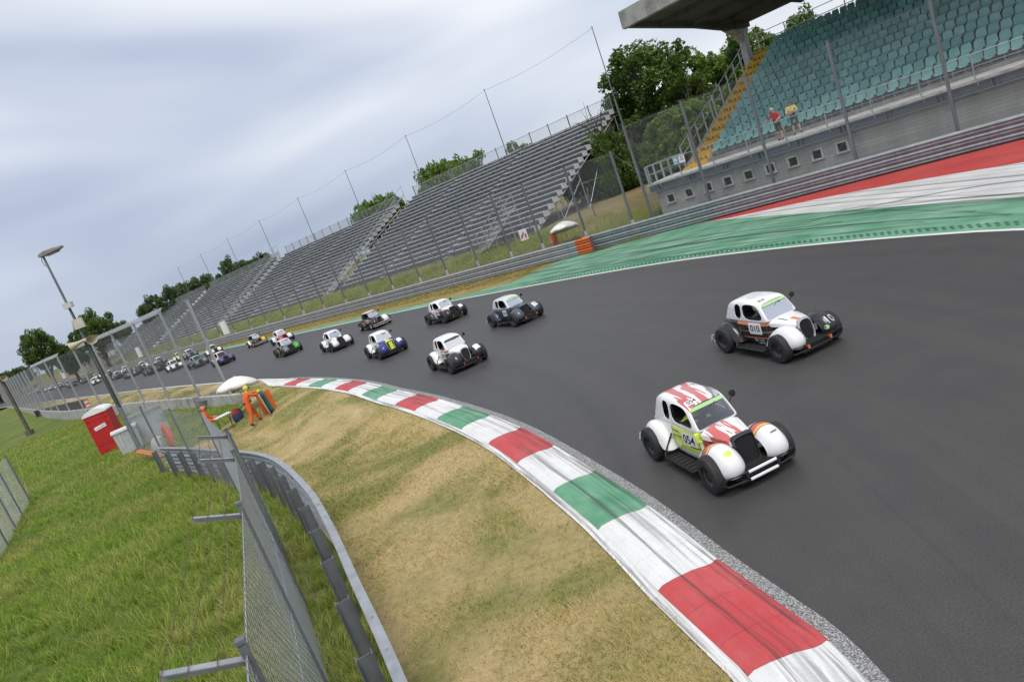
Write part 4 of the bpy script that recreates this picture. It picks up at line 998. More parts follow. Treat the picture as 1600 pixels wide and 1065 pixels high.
    # interior
    ib = MB(); ib.box((-.3, 0, .742), (1.3, .8, .02)); ib.box((-.8, 0, .85), (.1, .7, .25)); ib.box((-.25, .2, .80), (.35, .22, .2)); ib.tube([(.25, -.38, .72), (.05, -.33, 1.06), (-.6, -.31, 1.05), (-.8, -.35, .72)], .018, 6); ib.tube([(.25, .38, .72), (.05, .33, 1.06), (-.6, .31, 1.05), (-.8, .35, .72)], .018, 6); ib.tube([(-.45, -.33, .72), (-.45, -.31, 1.08), (-.45, .31, 1.08), (-.45, .33, .72)], .018, 6); ib.tube([(-.45, -.31, 1.05), (-.4, .3, .74)], .015, 5)
    ib.lathe([(.15, 0), (.165, .01), (.15, .02)], 12, 'x', (.12, .0, .80)); ib.box((.24, 0, .76), (.06, .7, .07))
    D['interior'] = ib.mesh('roll_cage', M['black'])
    # fenders
    def fender(ax, az, y0, y1, th, RR, name, flat=.0, drop=.10, sgn=1):
        n, m = len(th), 9; secs = []
        for a, rr in zip(th, RR):
            a = R(a); q = []
            for j in range(m):
                v = -1 + 2 * j / (m - 1); y = y0 + (y1 - y0) * (v + 1) / 2
                d = drop * abs(v) ** 2.6 + (.03 * max(0, v) ** 6); r_ = rr - d
                q.append((ax + r_ * math.cos(a), sgn * y, az + r_ * math.sin(a)))
            secs.append(q)
        me = MB().loft(secs, False).mesh(name, W_)
        return apply_mods(me, [('SUBSURF', {'levels': 1, 'render_levels': 1}), ('SOLIDIFY', {'thickness': .014, 'offset': -1})])
    thf = [-6, 6, 18, 32, 52, 72, 95, 118, 140, 160, 174, 183]; rf = [.36, .405, .42, .42, .41, .40, .39, .395, .425, .48, .55, .60]
    thr = [-4, 8, 24, 45, 68, 90, 112, 136, 160, 180, 192]; rr = [.50, .455, .42, .40, .39, .38, .375, .375, .38, .385, .38]
    for s, nm in ((-1, 'r'), (1, 'l')):
        D['ff' + nm] = fender(.93, .285, .22, .672, thf, rf, 'front_fender', 0, .12, s); D['rf' + nm] = fender(-.93, .285, .36, .70, thr, rr, 'rear_fender', 0, .11, s)
        for q in ('ff' + nm, 'rf' + nm): D[q].set_sharp_from_angle(angle=R(50))
    # wheels
    tp = [(.155, -.10), (.215, -.105), (.262, -.098), (.282, -.08), (.288, -.045), (.288, .045), (.282, .08), (.262, .098), (.215, .105), (.155, .10)]
    D['tyre'] = MB().lathe(tp, 28, 'y').lathe([(.2885, -.03), (.291, -.028), (.291, -.022), (.2885, -.02)], 28, 'y').mesh('wheel', M['rubber'], True, 30)
    rb_ = MB().lathe([(.165, -.098), (.172, -.09), (.16, -.07), (.13, -.045), (.07, -.035), (.05, -.055), (.0, -.058)], 24, 'y').lathe([(.16, .09), (.12, .03), (.0, .03)], 20, 'y')
    for k in range(5):
        a = 2 * math.pi * k / 5; rb_.lathe([(.0, -.062), (.013, -.06), (.014, -.04)], 6, 'y', (.055 * math.cos(a), 0, .055 * math.sin(a)))
    for k in range(8):
        a = 2 * math.pi * (k + .5) / 8; rb_.box((.115 * math.cos(a), -.045, .115 * math.sin(a)), (.04, .012, .022), (0, -a, 0), 1)
    D['rim'] = rb_.mesh('rim', [K_, M['rubber']], True, 40)
    # chassis, floor, running boards, nerf bars
    cb = MB(); cb.box((.0, 0, .15), (2.5, .8, .10)); cb.box((.68, 0, .35), (.56, .42, .36)); cb.box((.55, 0, .55), (.3, .5, .12)); cb.box((1.05, 0, .24), (.4, .95, .10)); cb.box((-1.25, 0, .3), (.4, .6, .25))
    for s in (-1, 1):
        cb.box((-.02, s * .59, .165), (.92, .25, .03))
        for k in range(7): cb.box((-.38 + k * .12, s * .59, .185), (.015, .24, .015))
        cb.tube([(.93, s * .15, .29), (.93, s * .6, .29)], .03, 6); cb.tube([(-.93, s * .15, .29), (-.93, s * .6, .29)], .04, 6); cb.tube([(.55, s * .2, .55), (.93, s * .5, .42)], .02, 6)
    D['chassis'] = cb.mesh('chassis', M['black'], True, 30)
    nb = MB()
    for s in (1,): nb.tube([(-.5, s * .47, .5), (-.5, s * .72, .22), (-.46, s * .745, .18), (.42, s * .745, .18), (.47, s * .68, .2)], .016, 6)
    D['nerf'] = nb.mesh('side_bar', M['black']); nb.v = [(x, -y, z) for x, y, z in nb.v]; D['nerf_r'] = nb.mesh('side_bar', M['black'])
    def loop(x, w, z0, z1, bow=.05, r=.02):
        P = []
        for (sy, z) in [(-1, z0), (-.6, z0), (-.2, z0), (.2, z0), (.6, z0), (1, z0)]: P.append((x - bow * abs(sy) ** 2 * 2, sy * w, z))
        P.append((x - bow * 2 - .03, w + .06, (z0 + z1) / 2))
        for (sy, z) in [(1, z1), (.6, z1), (.2, z1), (-.2, z1), (-.6, z1), (-1, z1)]: P.append((x - bow * abs(sy) ** 2 * 2, sy * w, z))
        P.append((x - bow * 2 - .03, -w - .06, (z0 + z1) / 2)); return P
    D['bumper'] = MB().tube(loop(1.33, .66, .17, .285, .03), .015, 7, closed=True).mesh('front_bumper', M['black'])
    D['bracket'] = MB().box((1.33, .0, .232), (.03, .05, .07)).box((1.23, 0, .23), (.18, .03, .03)).mesh('bumper_bracket', RD, False)
    D['pads'] = MB().tube([(1.335, -.27, .285), (1.335, .27, .285)], .022, 7).tube([(1.335, -.27, .17), (1.335, .27, .17)], .022, 7).mesh('bumper_pad', W_)
    D['rear_bumper'] = MB().tube([(-1.38, .2, .3), (-1.5, .3, .32), (-1.5, .66, .32), (-1.45, .72, .24), (-1.5, .66, .17), (-1.5, .3, .17), (-1.38, .2, .2)], .016, 6).mesh('rear_bumper', M['galv']); D['rear_bumper_r'] = MB().tube([(-1.38, -.2, .3), (-1.5, -.3, .32), (-1.5, -.66, .32), (-1.45, -.72, .24), (-1.5, -.66, .17), (-1.5, -.3, .17), (-1.38, -.2, .2)], .016, 6).mesh('rear_bumper', M['galv'])
    D['mirror'] = MB().tube([(.24, .40, .86), (.26, .5, .97)], .01, 5).lathe([(.0, -.05), (.05, -.045), (.06, 0), (.055, .012), (0, .01)], 12, 'x', (.25, .53, .99)).mesh('mirror', M['black'])
    D['wiper'] = MB().tube([(.185, .03, 1.02), (.25, .19, .97)], .008, 4).tube([(.25, .0, .93), (.19, .24, 1.03)], .007, 4).mesh('wiper', M['black'])
    # grilles
    def grille_pts(kind, k, x):
        P = []
        for q in range(24):
            a = 2 * math.pi * q / 24; c, s = math.cos(a), math.sin(a)
            if kind == 'oval':
                w = .155 * k * (abs(c) ** .8) * (1 if c >= 0 else -1); z = .46 + (.205 * k) * (abs(s) ** .8) * (1 if s >= 0 else -1); w *= (1 + .18 * s)
            else:
                w = .165 * k * (abs(c) ** .35) * (1 if c >= 0 else -1); z = .46 + .20 * k * (abs(s) ** .35) * (1 if s >= 0 else -1); w *= 1.02 + .22 * s
            P.append((x + (z - .46) * -.22, w, z))
        return P
    for kind in ('oval', 'box'):
        mb = MB().loft([grille_pts(kind, 1.17, 1.0), grille_pts(kind, 1.2, 1.05), grille_pts(kind, 1.08, 1.085), grille_pts(kind, 1.0, 1.075), grille_pts(kind, .98, 1.04)], False, closed=True)
        D['shell_' + kind] = mb.mesh('grille_shell', W_, True, 60)
        gm = MB().add(grille_pts(kind, .99, 1.045), [tuple(range(24))])
        for k in range(-5, 6):
            y = k * .026; hh = .19 * (math.sqrt(max(.05, 1 - (y / .16) ** 2)) if kind == 'oval' else 1); gm.beam((1.065 + hh * .22, y, .46 - hh), (1.065 - hh * .22, y * (1.15 if kind == 'box' else 1.05), .46 + hh), .005, .006)
        D['mesh_' + kind] = gm.mesh('grille_mesh', M['black'], False)
    # far version: painted shell in one, running gear in one
    return D
CM = car_meshes()
glass = NT('windscreen_glass'); glass.b.inputs['Transmission Weight'].default_value = .0; gt = glass.new('ShaderNodeBsdfTransparent'); gg = glass.new('ShaderNodeBsdfGlossy'); gg.inputs['Roughness'].default_value = .05; gms = glass.new('ShaderNodeMixShader'); gf = glass.new('ShaderNodeFresnel'); gf.inputs[0].default_value = 2.1
gt.inputs[0].default_value = (.55, .58, .58, 1)
glass.t.links.new(gf.outputs[0], gms.inputs[0]); glass.t.links.new(gt.outputs[0], gms.inputs[1]); glass.t.links.new(gg.outputs[0], gms.inputs[2]); glass.t.links.new(gms.outputs[0], glass.o.inputs[0]); GLASS = glass.m
def bvh_of(me):
    bm = bmesh.new(); bm.from_mesh(me); b = BVHTree.FromBMesh(bm); bm.free(); return b
BV = {k: bvh_of(CM[k]) for k in ('body', 'cabin', 'hood', 'ffl', 'ffr')}
def decal(parent, name, me, X, N, loc, target, m, off=.004):
    """lay a flat print on a curved panel"""
    X = Vector(X).normalized(); N = Vector(N).normalized(); Y = N.cross(X); me = me.copy(); loc = Vector(loc)
    bm = bmesh.new(); bm.from_mesh(me); bmesh.ops.triangulate(bm, faces=bm.faces)
    bmesh.ops.subdivide_edges(bm, edges=[e for e in bm.edges if e.calc_length() > .07], cuts=2, use_grid_fill=True)
    for v in bm.verts:
        p = loc + X * v.co.x + Y * v.co.y + N * .3; h = BV[target].ray_cast(p, -N)
        v.co = (h[0] + N * off) if h[0] is not None else (loc + X * v.co.x + Y * v.co.y)
    bm.to_mesh(me); bm.free(); me.materials.clear(); me.materials.append(m); return link(name, me, parent)
def plate(w, h, r=.03):
    P = []
    for cx, cy, a0 in ((w / 2 - r, h / 2 - r, 0), (-w / 2 + r, h / 2 - r, 90), (-w / 2 + r, -h / 2 + r, 180), (w / 2 - r, -h / 2 + r, 270)):
        for q in range(4): a = R(a0 + q * 30); P.append((cx + r * math.cos(a), cy + r * math.sin(a), 0))
    # grid inside so that it can bend
    nx, ny = max(2, int(w / .035)), max(2, int(h / .035)); V = []; F = []
    for j in range(ny + 1):
        for i in range(nx + 1):
            x, y = -w / 2 + w * i / nx, -h / 2 + h * j / ny; ex, ey = max(0, abs(x) - (w / 2 - r)), max(0, abs(y) - (h / 2 - r)); d = math.hypot(ex, ey)
            if d > r: x = math.copysign(w / 2 - r + ex * r / d, x); y = math.copysign(h / 2 - r + ey * r / d, y)
            V.append((x, y, 0))
    for j in range(ny):
        for i in range(nx): a = j * (nx + 1) + i; F.append((a, a + 1, a + nx + 2, a + nx + 1))
    me = bpy.data.meshes.new('plate'); me.from_pydata(V, [], F); return me
def marks(w, h):
    """digits too small to read in the photograph: plain dark strokes"""
    mb = MB()
    for k in range(3):
        x = (k - 1) * w * .3
        for dx, dy, a, b in ((-.07, 0, .028, .55), (.07, .03, .028, .45), (0, .22, .12, .06), (0, -.2, .12, .06)): mb.add([(x + (dx - a) * w, (dy - b / 2) * h, 0), (x + (dx + a) * w, (dy - b / 2) * h, 0), (x + (dx + a) * w, (dy + b / 2) * h, 0), (x + (dx - a) * w, (dy + b / 2) * h, 0)], [(0, 1, 2, 3)])
    return mb.mesh('marks', blk, False)
NUMW = M['white']
def driver(label, car, suit, helmet):
    d = empty('person', car.matrix_basis @ Vector((-.2, -.1, .50)), car.rotation_euler.z); tag(d, label, 'person', 'drivers at the wheel')
    mb = MB(); mb.loft([[(.0 + rx * math.cos(a), ry * math.sin(a), z) for a in np.linspace(0, 2 * math.pi, 13)[:-1]] for z, rx, ry in ((.0, .11, .18), (.15, .12, .19), (.23, .09, .19), (.27, .06, .12), (.3, .05, .06), (.34, .05, .055), (.39, .07, .07), (.46, .075, .07), (.50, .03, .03))], True, closed=True, mi=0)
    for s in (-1, 1): mb.tube([(.0, s * .18, .22), (.12, s * .2, .08), (.30, s * .1, .26)], [.055, .045, .035], 7)
    mb.build('body', suit, d)
    hb = MB().sphere((.01, 0, .42), (.125, .115, .13), 14, 9); hb.build('helmet', helmet, d); MB().loft([[(.01 + .128 * math.cos(a) * math.cos(R(e_)), .118 * math.sin(a) * math.cos(R(e_)), .42 + .13 * math.sin(R(e_)) + .01) for a in np.linspace(-1.1, 1.1, 9)] for e_ in (-12, 0, 14)], False).build('visor', K_, d)
    return d
CARS = []
def car(label, pos, head, P, detail=2, grille='box', group='race cars on the track'):
    """P: paint by panel"""
    c = empty('race_car', (pos[0], pos[1], .002), math.atan2(head[1], head[0])); tag(c, label, 'race car', group); c.scale = (.95, .86, .96); CARS.append(c)
    g = lambda k, d='body': P.get(k, P.get(d, W_))
    def part(nm, key, m): return link(nm, CM[key], c, mats=[m])
    part('body', 'body', g('body')); cab = link('cabin', CM['cabin'], c, mats=[g('cabin'), M['black']]); ws = part('windscreen', 'windscreen', GLASS if detail > 0 else M['black'])
    part('hood', 'hood', g('hood'))
    for k in ('ffl', 'ffr'): part('front_fender', k, g(k, 'front'))
    for k in ('rfl', 'rfr'): part('rear_fender', k, g(k, 'rear'))
    for x, y in ((.93, .69), (.93, -.69), (-.93, .70), (-.93, -.70)):
        w = link('wheel', CM['tyre'], c, (x, y, .29), (0, 0, (P.get('steer', .0) if x > 0 else 0) + (math.pi if y > 0 else 0)))
        if detail > 0: link('rim', CM['rim'], w, mats=[g('rim', '-') if 'rim' in P else K_, M['rubber']])
    link('chassis', CM['chassis'], c)
    link('grille', CM['mesh_' + grille], c); link('grille_shell', CM['shell_' + grille], c, mats=[g('shell', 'hood')])
    link('front_bumper', CM['bumper'], c, mats=[g('bumper', '-') if 'bumper' in P else M['black']])
    if detail > 0:
        link('roll_cage', CM['interior'], c); link('side_bar', CM['nerf'], c); link('side_bar', CM['nerf_r'], c); link('rear_bumper', CM['rear_bumper'], c); link('rear_bumper', CM['rear_bumper_r'], c); link('mirror', CM['mirror'], c)
        [link('bumper_bracket', CM['bracket'], c, (0, y_, 0), mats=[P.get('bracket', M['black'])]) for y_ in (-.3, .3)]; link('wiper', CM['wiper'], ws)
        if 'banner' in P: link('sun_strip', CM['banner'], ws, mats=[P['banner']])
    return c
def vents(c):
    for s, tg in ((-1, 'ffr'), (1, 'ffl')):
        for k in range(4): decal(c, 'vent_hole', plate(.048, .048, .024), (0, 1, 0), (1, 0, .1), (1.3, s * .275, .55 - k * .062), tg, blk, .005)
def number(c, txt, size=.20, x=.02, z=.52, w=.42, h=.26, back=None):
    p = decal(c, 'number_plate', plate(w, h), (1, 0, 0), (0, -1, 0), (x, -.5, z), 'body', back or NUMW, .006); decal(p, 'lettering', text_mesh(txt, size) if txt else marks(w, h), (1, 0, 0), (0, -1, 0), (x, -.5, z), 'body', blk, .010)
    p = decal(c, 'number_plate', plate(w, h), (-1, 0, 0), (0, 1, 0), (x, .5, z), 'body', back or NUMW, .006); decal(p, 'lettering', text_mesh(txt, size) if txt else marks(w, h), (-1, 0, 0), (0, 1, 0), (x, .5, z), 'body', blk, .010)
def from_wheels(a, b):
    A, B = G(*a), G(*b); h = (B - A).normalized(); left = Vector((-h.y, h.x, 0)); c = (A + B) / 2 + left * .63; return (c.x, c.y), (h.x, h.y)
# 054
roof54 = stripes('roof_054_print', (.78, .78, .78), [(-.16, .02, (.55, .13, .13, 1)), (.10, .26, (.57, .15, .15, 1)), (.36, .46, (.22, .22, .22, 1))], 'Y', .30, 3.0, .16, (2, .93, 2))
hood54 = stripes('hood_054_print', (.78, .78, .78), [(-.08, .12, (.58, .14, .13, 1)), (.2, .34, (.58, .14, .13, 1))], 'Y', .34, 3.4, .1, (0, .35, .95))
fend54 = stripes('fender_054_print', (.78, .78, .78), [(.72, .80, (.08, .03, .03, 1)), (.80, .90, (.6, .1, .09, 1)), (.90, .95, (.8, .5, .08, 1)), (.95, .965, (.05, .04, .04, 1))], 'X', .0, 1, .12, (2, .4, 2))
tail54 = stripes('rear_fender_054_print', (.78, .78, .78), [(-1.6, -1.3, (.62, .70, .08, 1))], 'X', .02, 6, 0)
pos, hd = from_wheels((1023, 719), (1115.5, 771.8))
c54 = car('white and red race car numbered 054 rounding the kerb, nearest of all', pos, (.2104, -.9776), dict(body=W_, cabin=roof54, hood=hood54, front=fend54, rear=tail54, shell=K_, banner=MINT, bracket=M['black'], steer=-.06))
link('bumper_pad', CM['pads'], c54); c54.scale = (.92, .81, .95)
yp = decal(c54, 'door_panel', plate(.86, .40, .05), (1, 0, 0), (0, -1, 0), (-.02, -.5, .52), 'body', YG, .004)
for s, (x, z, w) in enumerate(((-.30, .60, .2), (-.27, .52, .26), (.22, .41, .3))): decal(yp, 'door_stripe', plate(w, .022, .008), (1, 0, 0), (0, -1, 0), (x, -.5, z), 'body', K_, .0065)
number(c54, '054', .21, .08, .52, .40, .23)
decal(c54, 'number_plate', plate(.26, .13), (0, 1, 0), (.45, 0, 1), (.10, -.2, 1.10), 'cabin', NUMW, .005); decal(c54, 'lettering', text_mesh('054', .12), (0, 1, 0), (.45, 0, 1), (.10, -.2, 1.10), 'cabin', blk, .008)
decal(c54, 'sponsor_patch', plate(.16, .07, .02), (-.2, .98, 0), (.75, -.05, .65), (1.18, -.45, .60), 'ffr', YG, .006); decal(c54, 'sponsor_patch', plate(.14, .028, .01), (-.1, 1, 0), (.75, .05, .65), (1.18, .47, .60), 'ffl', GY, .006)
MB().box((.47, -.36, .50), (.14, .02, .13), (0, 0, .2)).build('red_panel', RD, c54, smooth=False); MB().tube([(.55, -.3, .52), (.7, -.32, .5), (.8, -.27, .53), (.9, -.25, .5)], .014, 5).build('brake_line', S_L, c54)
for x_, z_, w_ in ((.66, .655, .1), (.82, .64, .14)): decal(c54, 'sponsor_patch', plate(w_, .022, .008), (1, .25, -.05), (-.25, -1, .2), (x_, -.34 + (x_ - .6) * .25, z_ - .01), 'hood', GY, .004)
for x_ in (.33, -.40): decal(c54, 'door_seam', plate(.008, .46, .002), (1, 0, 0), (0, -1, 0), (x_, -.5, .46), 'body', blk, .0075)
driver('driver in dark helmet and yellow suit inside the car numbered 054', c54, YG, K_)
# 010
door10 = stripes('door_010_print', (.018, .018, .02), [(.615, .70, (.66, .24, .08, 1)), (.47, .485, (.66, .24, .08, 1)), (.33, .355, (.60, .20, .07, 1))], 'Z', .0, 1, 0, (0, -.6, .5))
pos, hd = from_wheels((1136.9, 550.2), (1223, 566.5))
c10 = car('white race car with black and orange doors numbered 010', pos, (.2368, -.9715), dict(body=door10, cabin=W_, hood=W_, ffr=W_, ffl=K_, rear=K_, shell=S_L, banner=MINT, bracket=OR, steer=-.05), grille='oval')
number(c10, '010', .20, -.02, .55, .40, .25)
decal(c10, 'lettering', text_mesh('10', .24), (-.1, 1, .0), (.86, .1, .5), (1.25, .45, .53), 'ffl', NUMW, .008)
decal(c10, 'lettering', text_mesh('Bruni', .13), (1, 0, 0), (0, -1, 0), (.03, -.5, .29), 'body', NUMW, .006); decal(c10, 'lettering', text_mesh('010', .11, .001), (0, 1, 0), (.45, 0, 1), (.09, -.18, 1.10), 'cabin', blk, .006)
decal(c10, 'sponsor_patch', plate(.26, .1, .03), (.97, .2, 0), (0, 0, 1), (.85, -.02, .75), 'hood', OR, .004); vents(c10)
decal(c10, 'hood_vent', plate(.26, .022, .008), (.98, .12, 0), (0, 0, 1), (.62, -.18, .75), 'hood', blk, .005)
for x_ in (.33, -.40): decal(c10, 'door_seam', plate(.008, .46, .002), (1, 0, 0), (0, -1, 0), (x_, -.5, .46), 'body', GY, .0075)
decal(c10, 'sponsor_patch', plate(.2, .03, .01), (1, 0, 0), (0, -1, 0), (.06, -.5, .215), 'body', NUMW, .006); decal(c10, 'sponsor_patch', plate(.09, .09, .045), (-.1, 1, 0), (.95, .1, .3), (1.3, .31, .42), 'ffl', MINT, .006); decal(c10, 'roof_print', plate(.3, .22, .02), (0, 1, 0), (0, 0, 1), (-.35, 0, 1.2), 'cabin', cpaint('pale_print', (.66, .67, .68)), .004)
driver('driver in cream helmet inside the car numbered 010', c10, GY, cpaint('cream', (.66, .55, .36)))
# the rest of the leading group
door3 = stripes('door_orange_print', (.7, .7, .7), [(.62, .69, (.62, .22, .07, 1)), (.2, .60, (.03, .03, .03, 1))], 'Z', .0, 1, 0, (0, -.2, .5))
def grp(label, w, P, num, grille='box', head=None, fl=None, helmet=W_, drv=True):
    pos, hd = from_wheels(*w); hd = head or hd
    c = car(label, pos, hd, P, 1, grille)
    number(c, None, .17, .0, .52, .32, .24)
    if fl: decal(c, 'number_plate', plate(.26, .22), (-.15, 1, 0), (.8, .15, .6), (1.2, .47, .60), 'ffl', NUMW, .006); fl != '-' and decal(c, 'lettering', text_mesh(fl, .17), (-.15, 1, 0), (.8, .15, .6), (1.2, .47, .60), 'ffl', blk, .01)
    return c
def hv(deg): return (math.sin(R(deg)), -math.cos(R(deg)))
c = grp('white and black race car with silver oval grille, inside lane ahead of the blue one', ((678, 578), (708, 585)), dict(body=door3, cabin=W_, hood=W_, front=K_, rear=W_, shell=S_L, bracket=RD, banner=N_), '-', 'oval', hv(24), '-'); vents(c)
driver('driver inside the white and black car with oval grille', c, K_, W_)
c = grp('dark charcoal race car with pale roof leading the outside lane', ((772.7, 511), (803.5, 511.6)), dict(body=N_, cabin=PK if 0 else cpaint('pale_grey', (.60, .62, .62)), hood=N_, front=cpaint('slate', (.07, .085, .11)), rear=N_, shell=K_, banner=MINT, bracket=OR), '-', 'box', hv(27), '73')
driver('driver inside the dark charcoal car with pale roof', c, K_, K_)
c = grp('white-roofed race car with black fenders following the charcoal one', ((671.7, 507.6), (696, 505.4)), dict(body=door3, cabin=W_, hood=W_, front=K_, rear=K_, shell=K_, bracket=OR), '-', 'box', hv(31), '-')
driver('driver inside the white-roofed car with black fenders', c, K_, W_)
c = grp('white race car with blue nose and acid yellow centre stripe', ((577, 560), (597, 562)), dict(body=W_, cabin=W_, hood=stripes('hood_blue_print', (.025, .035, .22), [(-.10, .10, (.62, .72, .07, 1))], 'Y', 0, 1), front=BL, rear=W_, shell=YG, bumper=M['black']), '46', 'box', hv(26), '-')
MB().box((1.105, 0, .43), (.02, .19, .42), (0, R(-12), 0)).build('nose_stripe', YG, c, smooth=False)
driver('driver inside the white car with blue nose', c, BL, BL)
c = grp('black and silver race car with orange doors and white bumper', ((567, 518), (585, 514)), dict(body=stripes('door_black_orange', (.02, .02, .02), [(.45, .66, (.5, .22, .1, 1))], 'Z', .08, 3, 0, (0, -.7, .4)), cabin=stripes('cabin_black_rose', (.02, .02, .02), [(1.06, 2., (.62, .45, .42, 1))], 'Z', 0, 1), hood=K_, ffr=K_, ffl=W_, rear=K_, shell=S_L, rim=S_L, bumper=W_), '5', 'box', hv(32))
driver('driver inside the black and silver car with orange doors', c, K_, K_)
c = grp('plain white race car with black bonnet stripe in the middle lane', ((507, 550.6), (521, 549.6)), dict(body=W_, cabin=W_, hood=stripes('hood_white_black', (.78, .78, .78), [(-.13, .13, (.03, .03, .03, 1))], 'Y', 0, 1), front=W_, rear=W_, shell=K_), '12', 'box', hv(30))
c = grp('black race car with bright green nose and green wheels', ((433, 558.4), (445, 557.4)), dict(body=K_, cabin=cpaint('dusty', (.55, .5, .5)), hood=DG, ffr=GY, ffl=GR, rear=K_, shell=DG, rim=DG), '3', 'box', hv(33))
c = grp('white race car with red bonnet beside the green-nosed one', ((427.5, 540), (438, 538)), dict(body=W_, cabin=W_, hood=RD, ffr=cpaint('red2', (.45, .08, .07)), ffl=W_, rear=W_, shell=RD), '8', 'box', hv(34))
c = grp('black and white race car with yellow nose and gold wheels', ((388, 544), (400, 541.6)), dict(body=K_, cabin=stripes('cabin_black_white', (.02, .02, .02), [(1.08, 2., (.7, .7, .68, 1))], 'Z', 0, 1), hood=K_, ffr=K_, ffl=YL, rear=W_, shell=YL, rim=YL, bumper=W_), '21', 'box', hv(36))
# the pack on the straight
pack = [((342, 571), dict(body=W_, cabin=PK, front=PU, hood=PU, rear=W_), 'white race car with purple nose leading the pack behind the fence posts'),
 ((329, 556), dict(body=W_, cabin=W_, front=W_, hood=GY, rear=W_), 'white race car just behind the purple-nosed one'),
 ((304, 575), dict(body=TL, cabin=cpaint('teal_pale', (.3, .42, .42)), front=GY, hood=TL, rear=K_), 'dark teal race car in the pack behind the fence'),
 ((293, 561), dict(body=GY, cabin=W_, front=GY, hood=GY, rear=GY), 'grey race car with pale roof beside the teal one in the pack'),
 ((268, 580), dict(body=W_, cabin=W_, front=W_, hood=W_, rear=W_), 'all-white race car following the dark teal one in the pack'),
 ((277, 565), dict(body=W_, cabin=YG, front=YG, hood=W_, rear=W_), 'white race car with acid yellow roof in the pack'),
 ((246, 570), dict(body=W_, cabin=W_, front=GY, hood=GY, rear=W_), 'white-topped grey-nosed race car behind the acid yellow roof'),
 ((232, 586), dict(body=K_, cabin=GY, front=K_, hood=K_, rear=K_), 'black race car on the inner line of the pack by the fence'),
 ((220, 577), dict(body=W_, cabin=W_, front=W_, hood=W_, rear=K_), 'white race car with dark rear fenders outside the black one'),
 ((247, 580), dict(body=GY, cabin=N_, front=K_, hood=K_, rear=GY), 'dark race car tucked behind the all-white one'),
 ((194, 584), dict(body=W_, cabin=W_, front=GY, hood=W_, rear=W_), 'white race car with grey fenders near the lamp post'),
 ((200, 591), dict(body=K_, cabin=N_, front=GY, hood=K_, rear=K_), 'charcoal race car close to the inner edge by the lamp post'),
 ((216, 584), dict(body=N_, cabin=GY, front=N_, hood=K_, rear=N_), 'navy race car between the black and the charcoal ones'),
 ((181, 593), dict(body=GY, cabin=W_, front=K_, hood=GY, rear=GY), 'grey race car with white roof seen beside the lamp post'),
 ((167, 584), dict(body=W_, cabin=W_, front=K_, hood=K_, rear=W_), 'white race car with black nose on the outer line'),
 ((145, 602), dict(body=W_, cabin=W_, front=W_, hood=W_, rear=GY), 'bright white race car low on the inner line, far pack'),
 ((147, 590), dict(body=W_, cabin=YG, front=W_, hood=W_, rear=W_), 'white race car with yellowish roof in the far pack'),
 ((127, 592), dict(body=W_, cabin=GY, front=GY, hood=GY, rear=W_), 'grey and white race car on the outer line, far pack'),
 ((131, 599), dict(body=K_, cabin=GY, front=K_, hood=GY, rear=K_), 'black race car in the middle of the far pack'),
 ((103, 598), dict(body=W_, cabin=W_, front=W_, hood=K_, rear=W_), 'white race car with dark bonnet, far pack'),
 ((92, 606), dict(body=W_, cabin=W_, front=TL, hood=W_, rear=W_), 'white race car with teal fenders, far pack'),
 ((110, 606), dict(body=GY, cabin=GY, front=K_, hood=GY, rear=GY), 'dull grey race car on the inner line, far pack'),
 ((86, 602), dict(body=W_, cabin=W_, front=W_, hood=W_, rear=W_), 'plain white race car near the tail of the pack'),
 ((71, 611), dict(body=W_, cabin=S_L, front=W_, hood=W_, rear=W_), 'white race car with silver roof near the tail'),
 ((56, 612), dict(body=W_, cabin=W_, front=BL, hood=W_, rear=W_), 'white race car with blue fenders near the tail'),
 ((77, 603), dict(body=W_, cabin=W_, front=RD, hood=W_, rear=W_), 'white race car with red fenders near the tail'),
 ((45, 614), dict(body=W_, cabin=GY, front=W_, hood=W_, rear=W_), 'white race car with grey roof, second last of the pack'),
 ((35, 616), dict(body=W_, cabin=W_, front=GY, hood=GY, rear=W_), 'last race car of the pack, white with grey nose')]
for (px, py), P, lab in pack:
    g = G(px, py) - OL; s_, p_ = g.dot(US), g.dot(PN); p_ = max(-13.2, min(-4.6, p_))
    # keep the bearing when the sideways place is clamped
    if abs(g.dot(PN) - p_) > .05:
        d = G(px, py).normalized(); den = d.dot(PN); t = (p_ + OL.dot(PN)) / den; s_ = (d * t - OL).dot(US)
    s_ = min(s_, 190); w = SP(s_, p_); car(lab, (w.x + .5, w.y), hv(40 + random.uniform(-3, 3)), P, 0, 'box', 'race cars in the following pack')
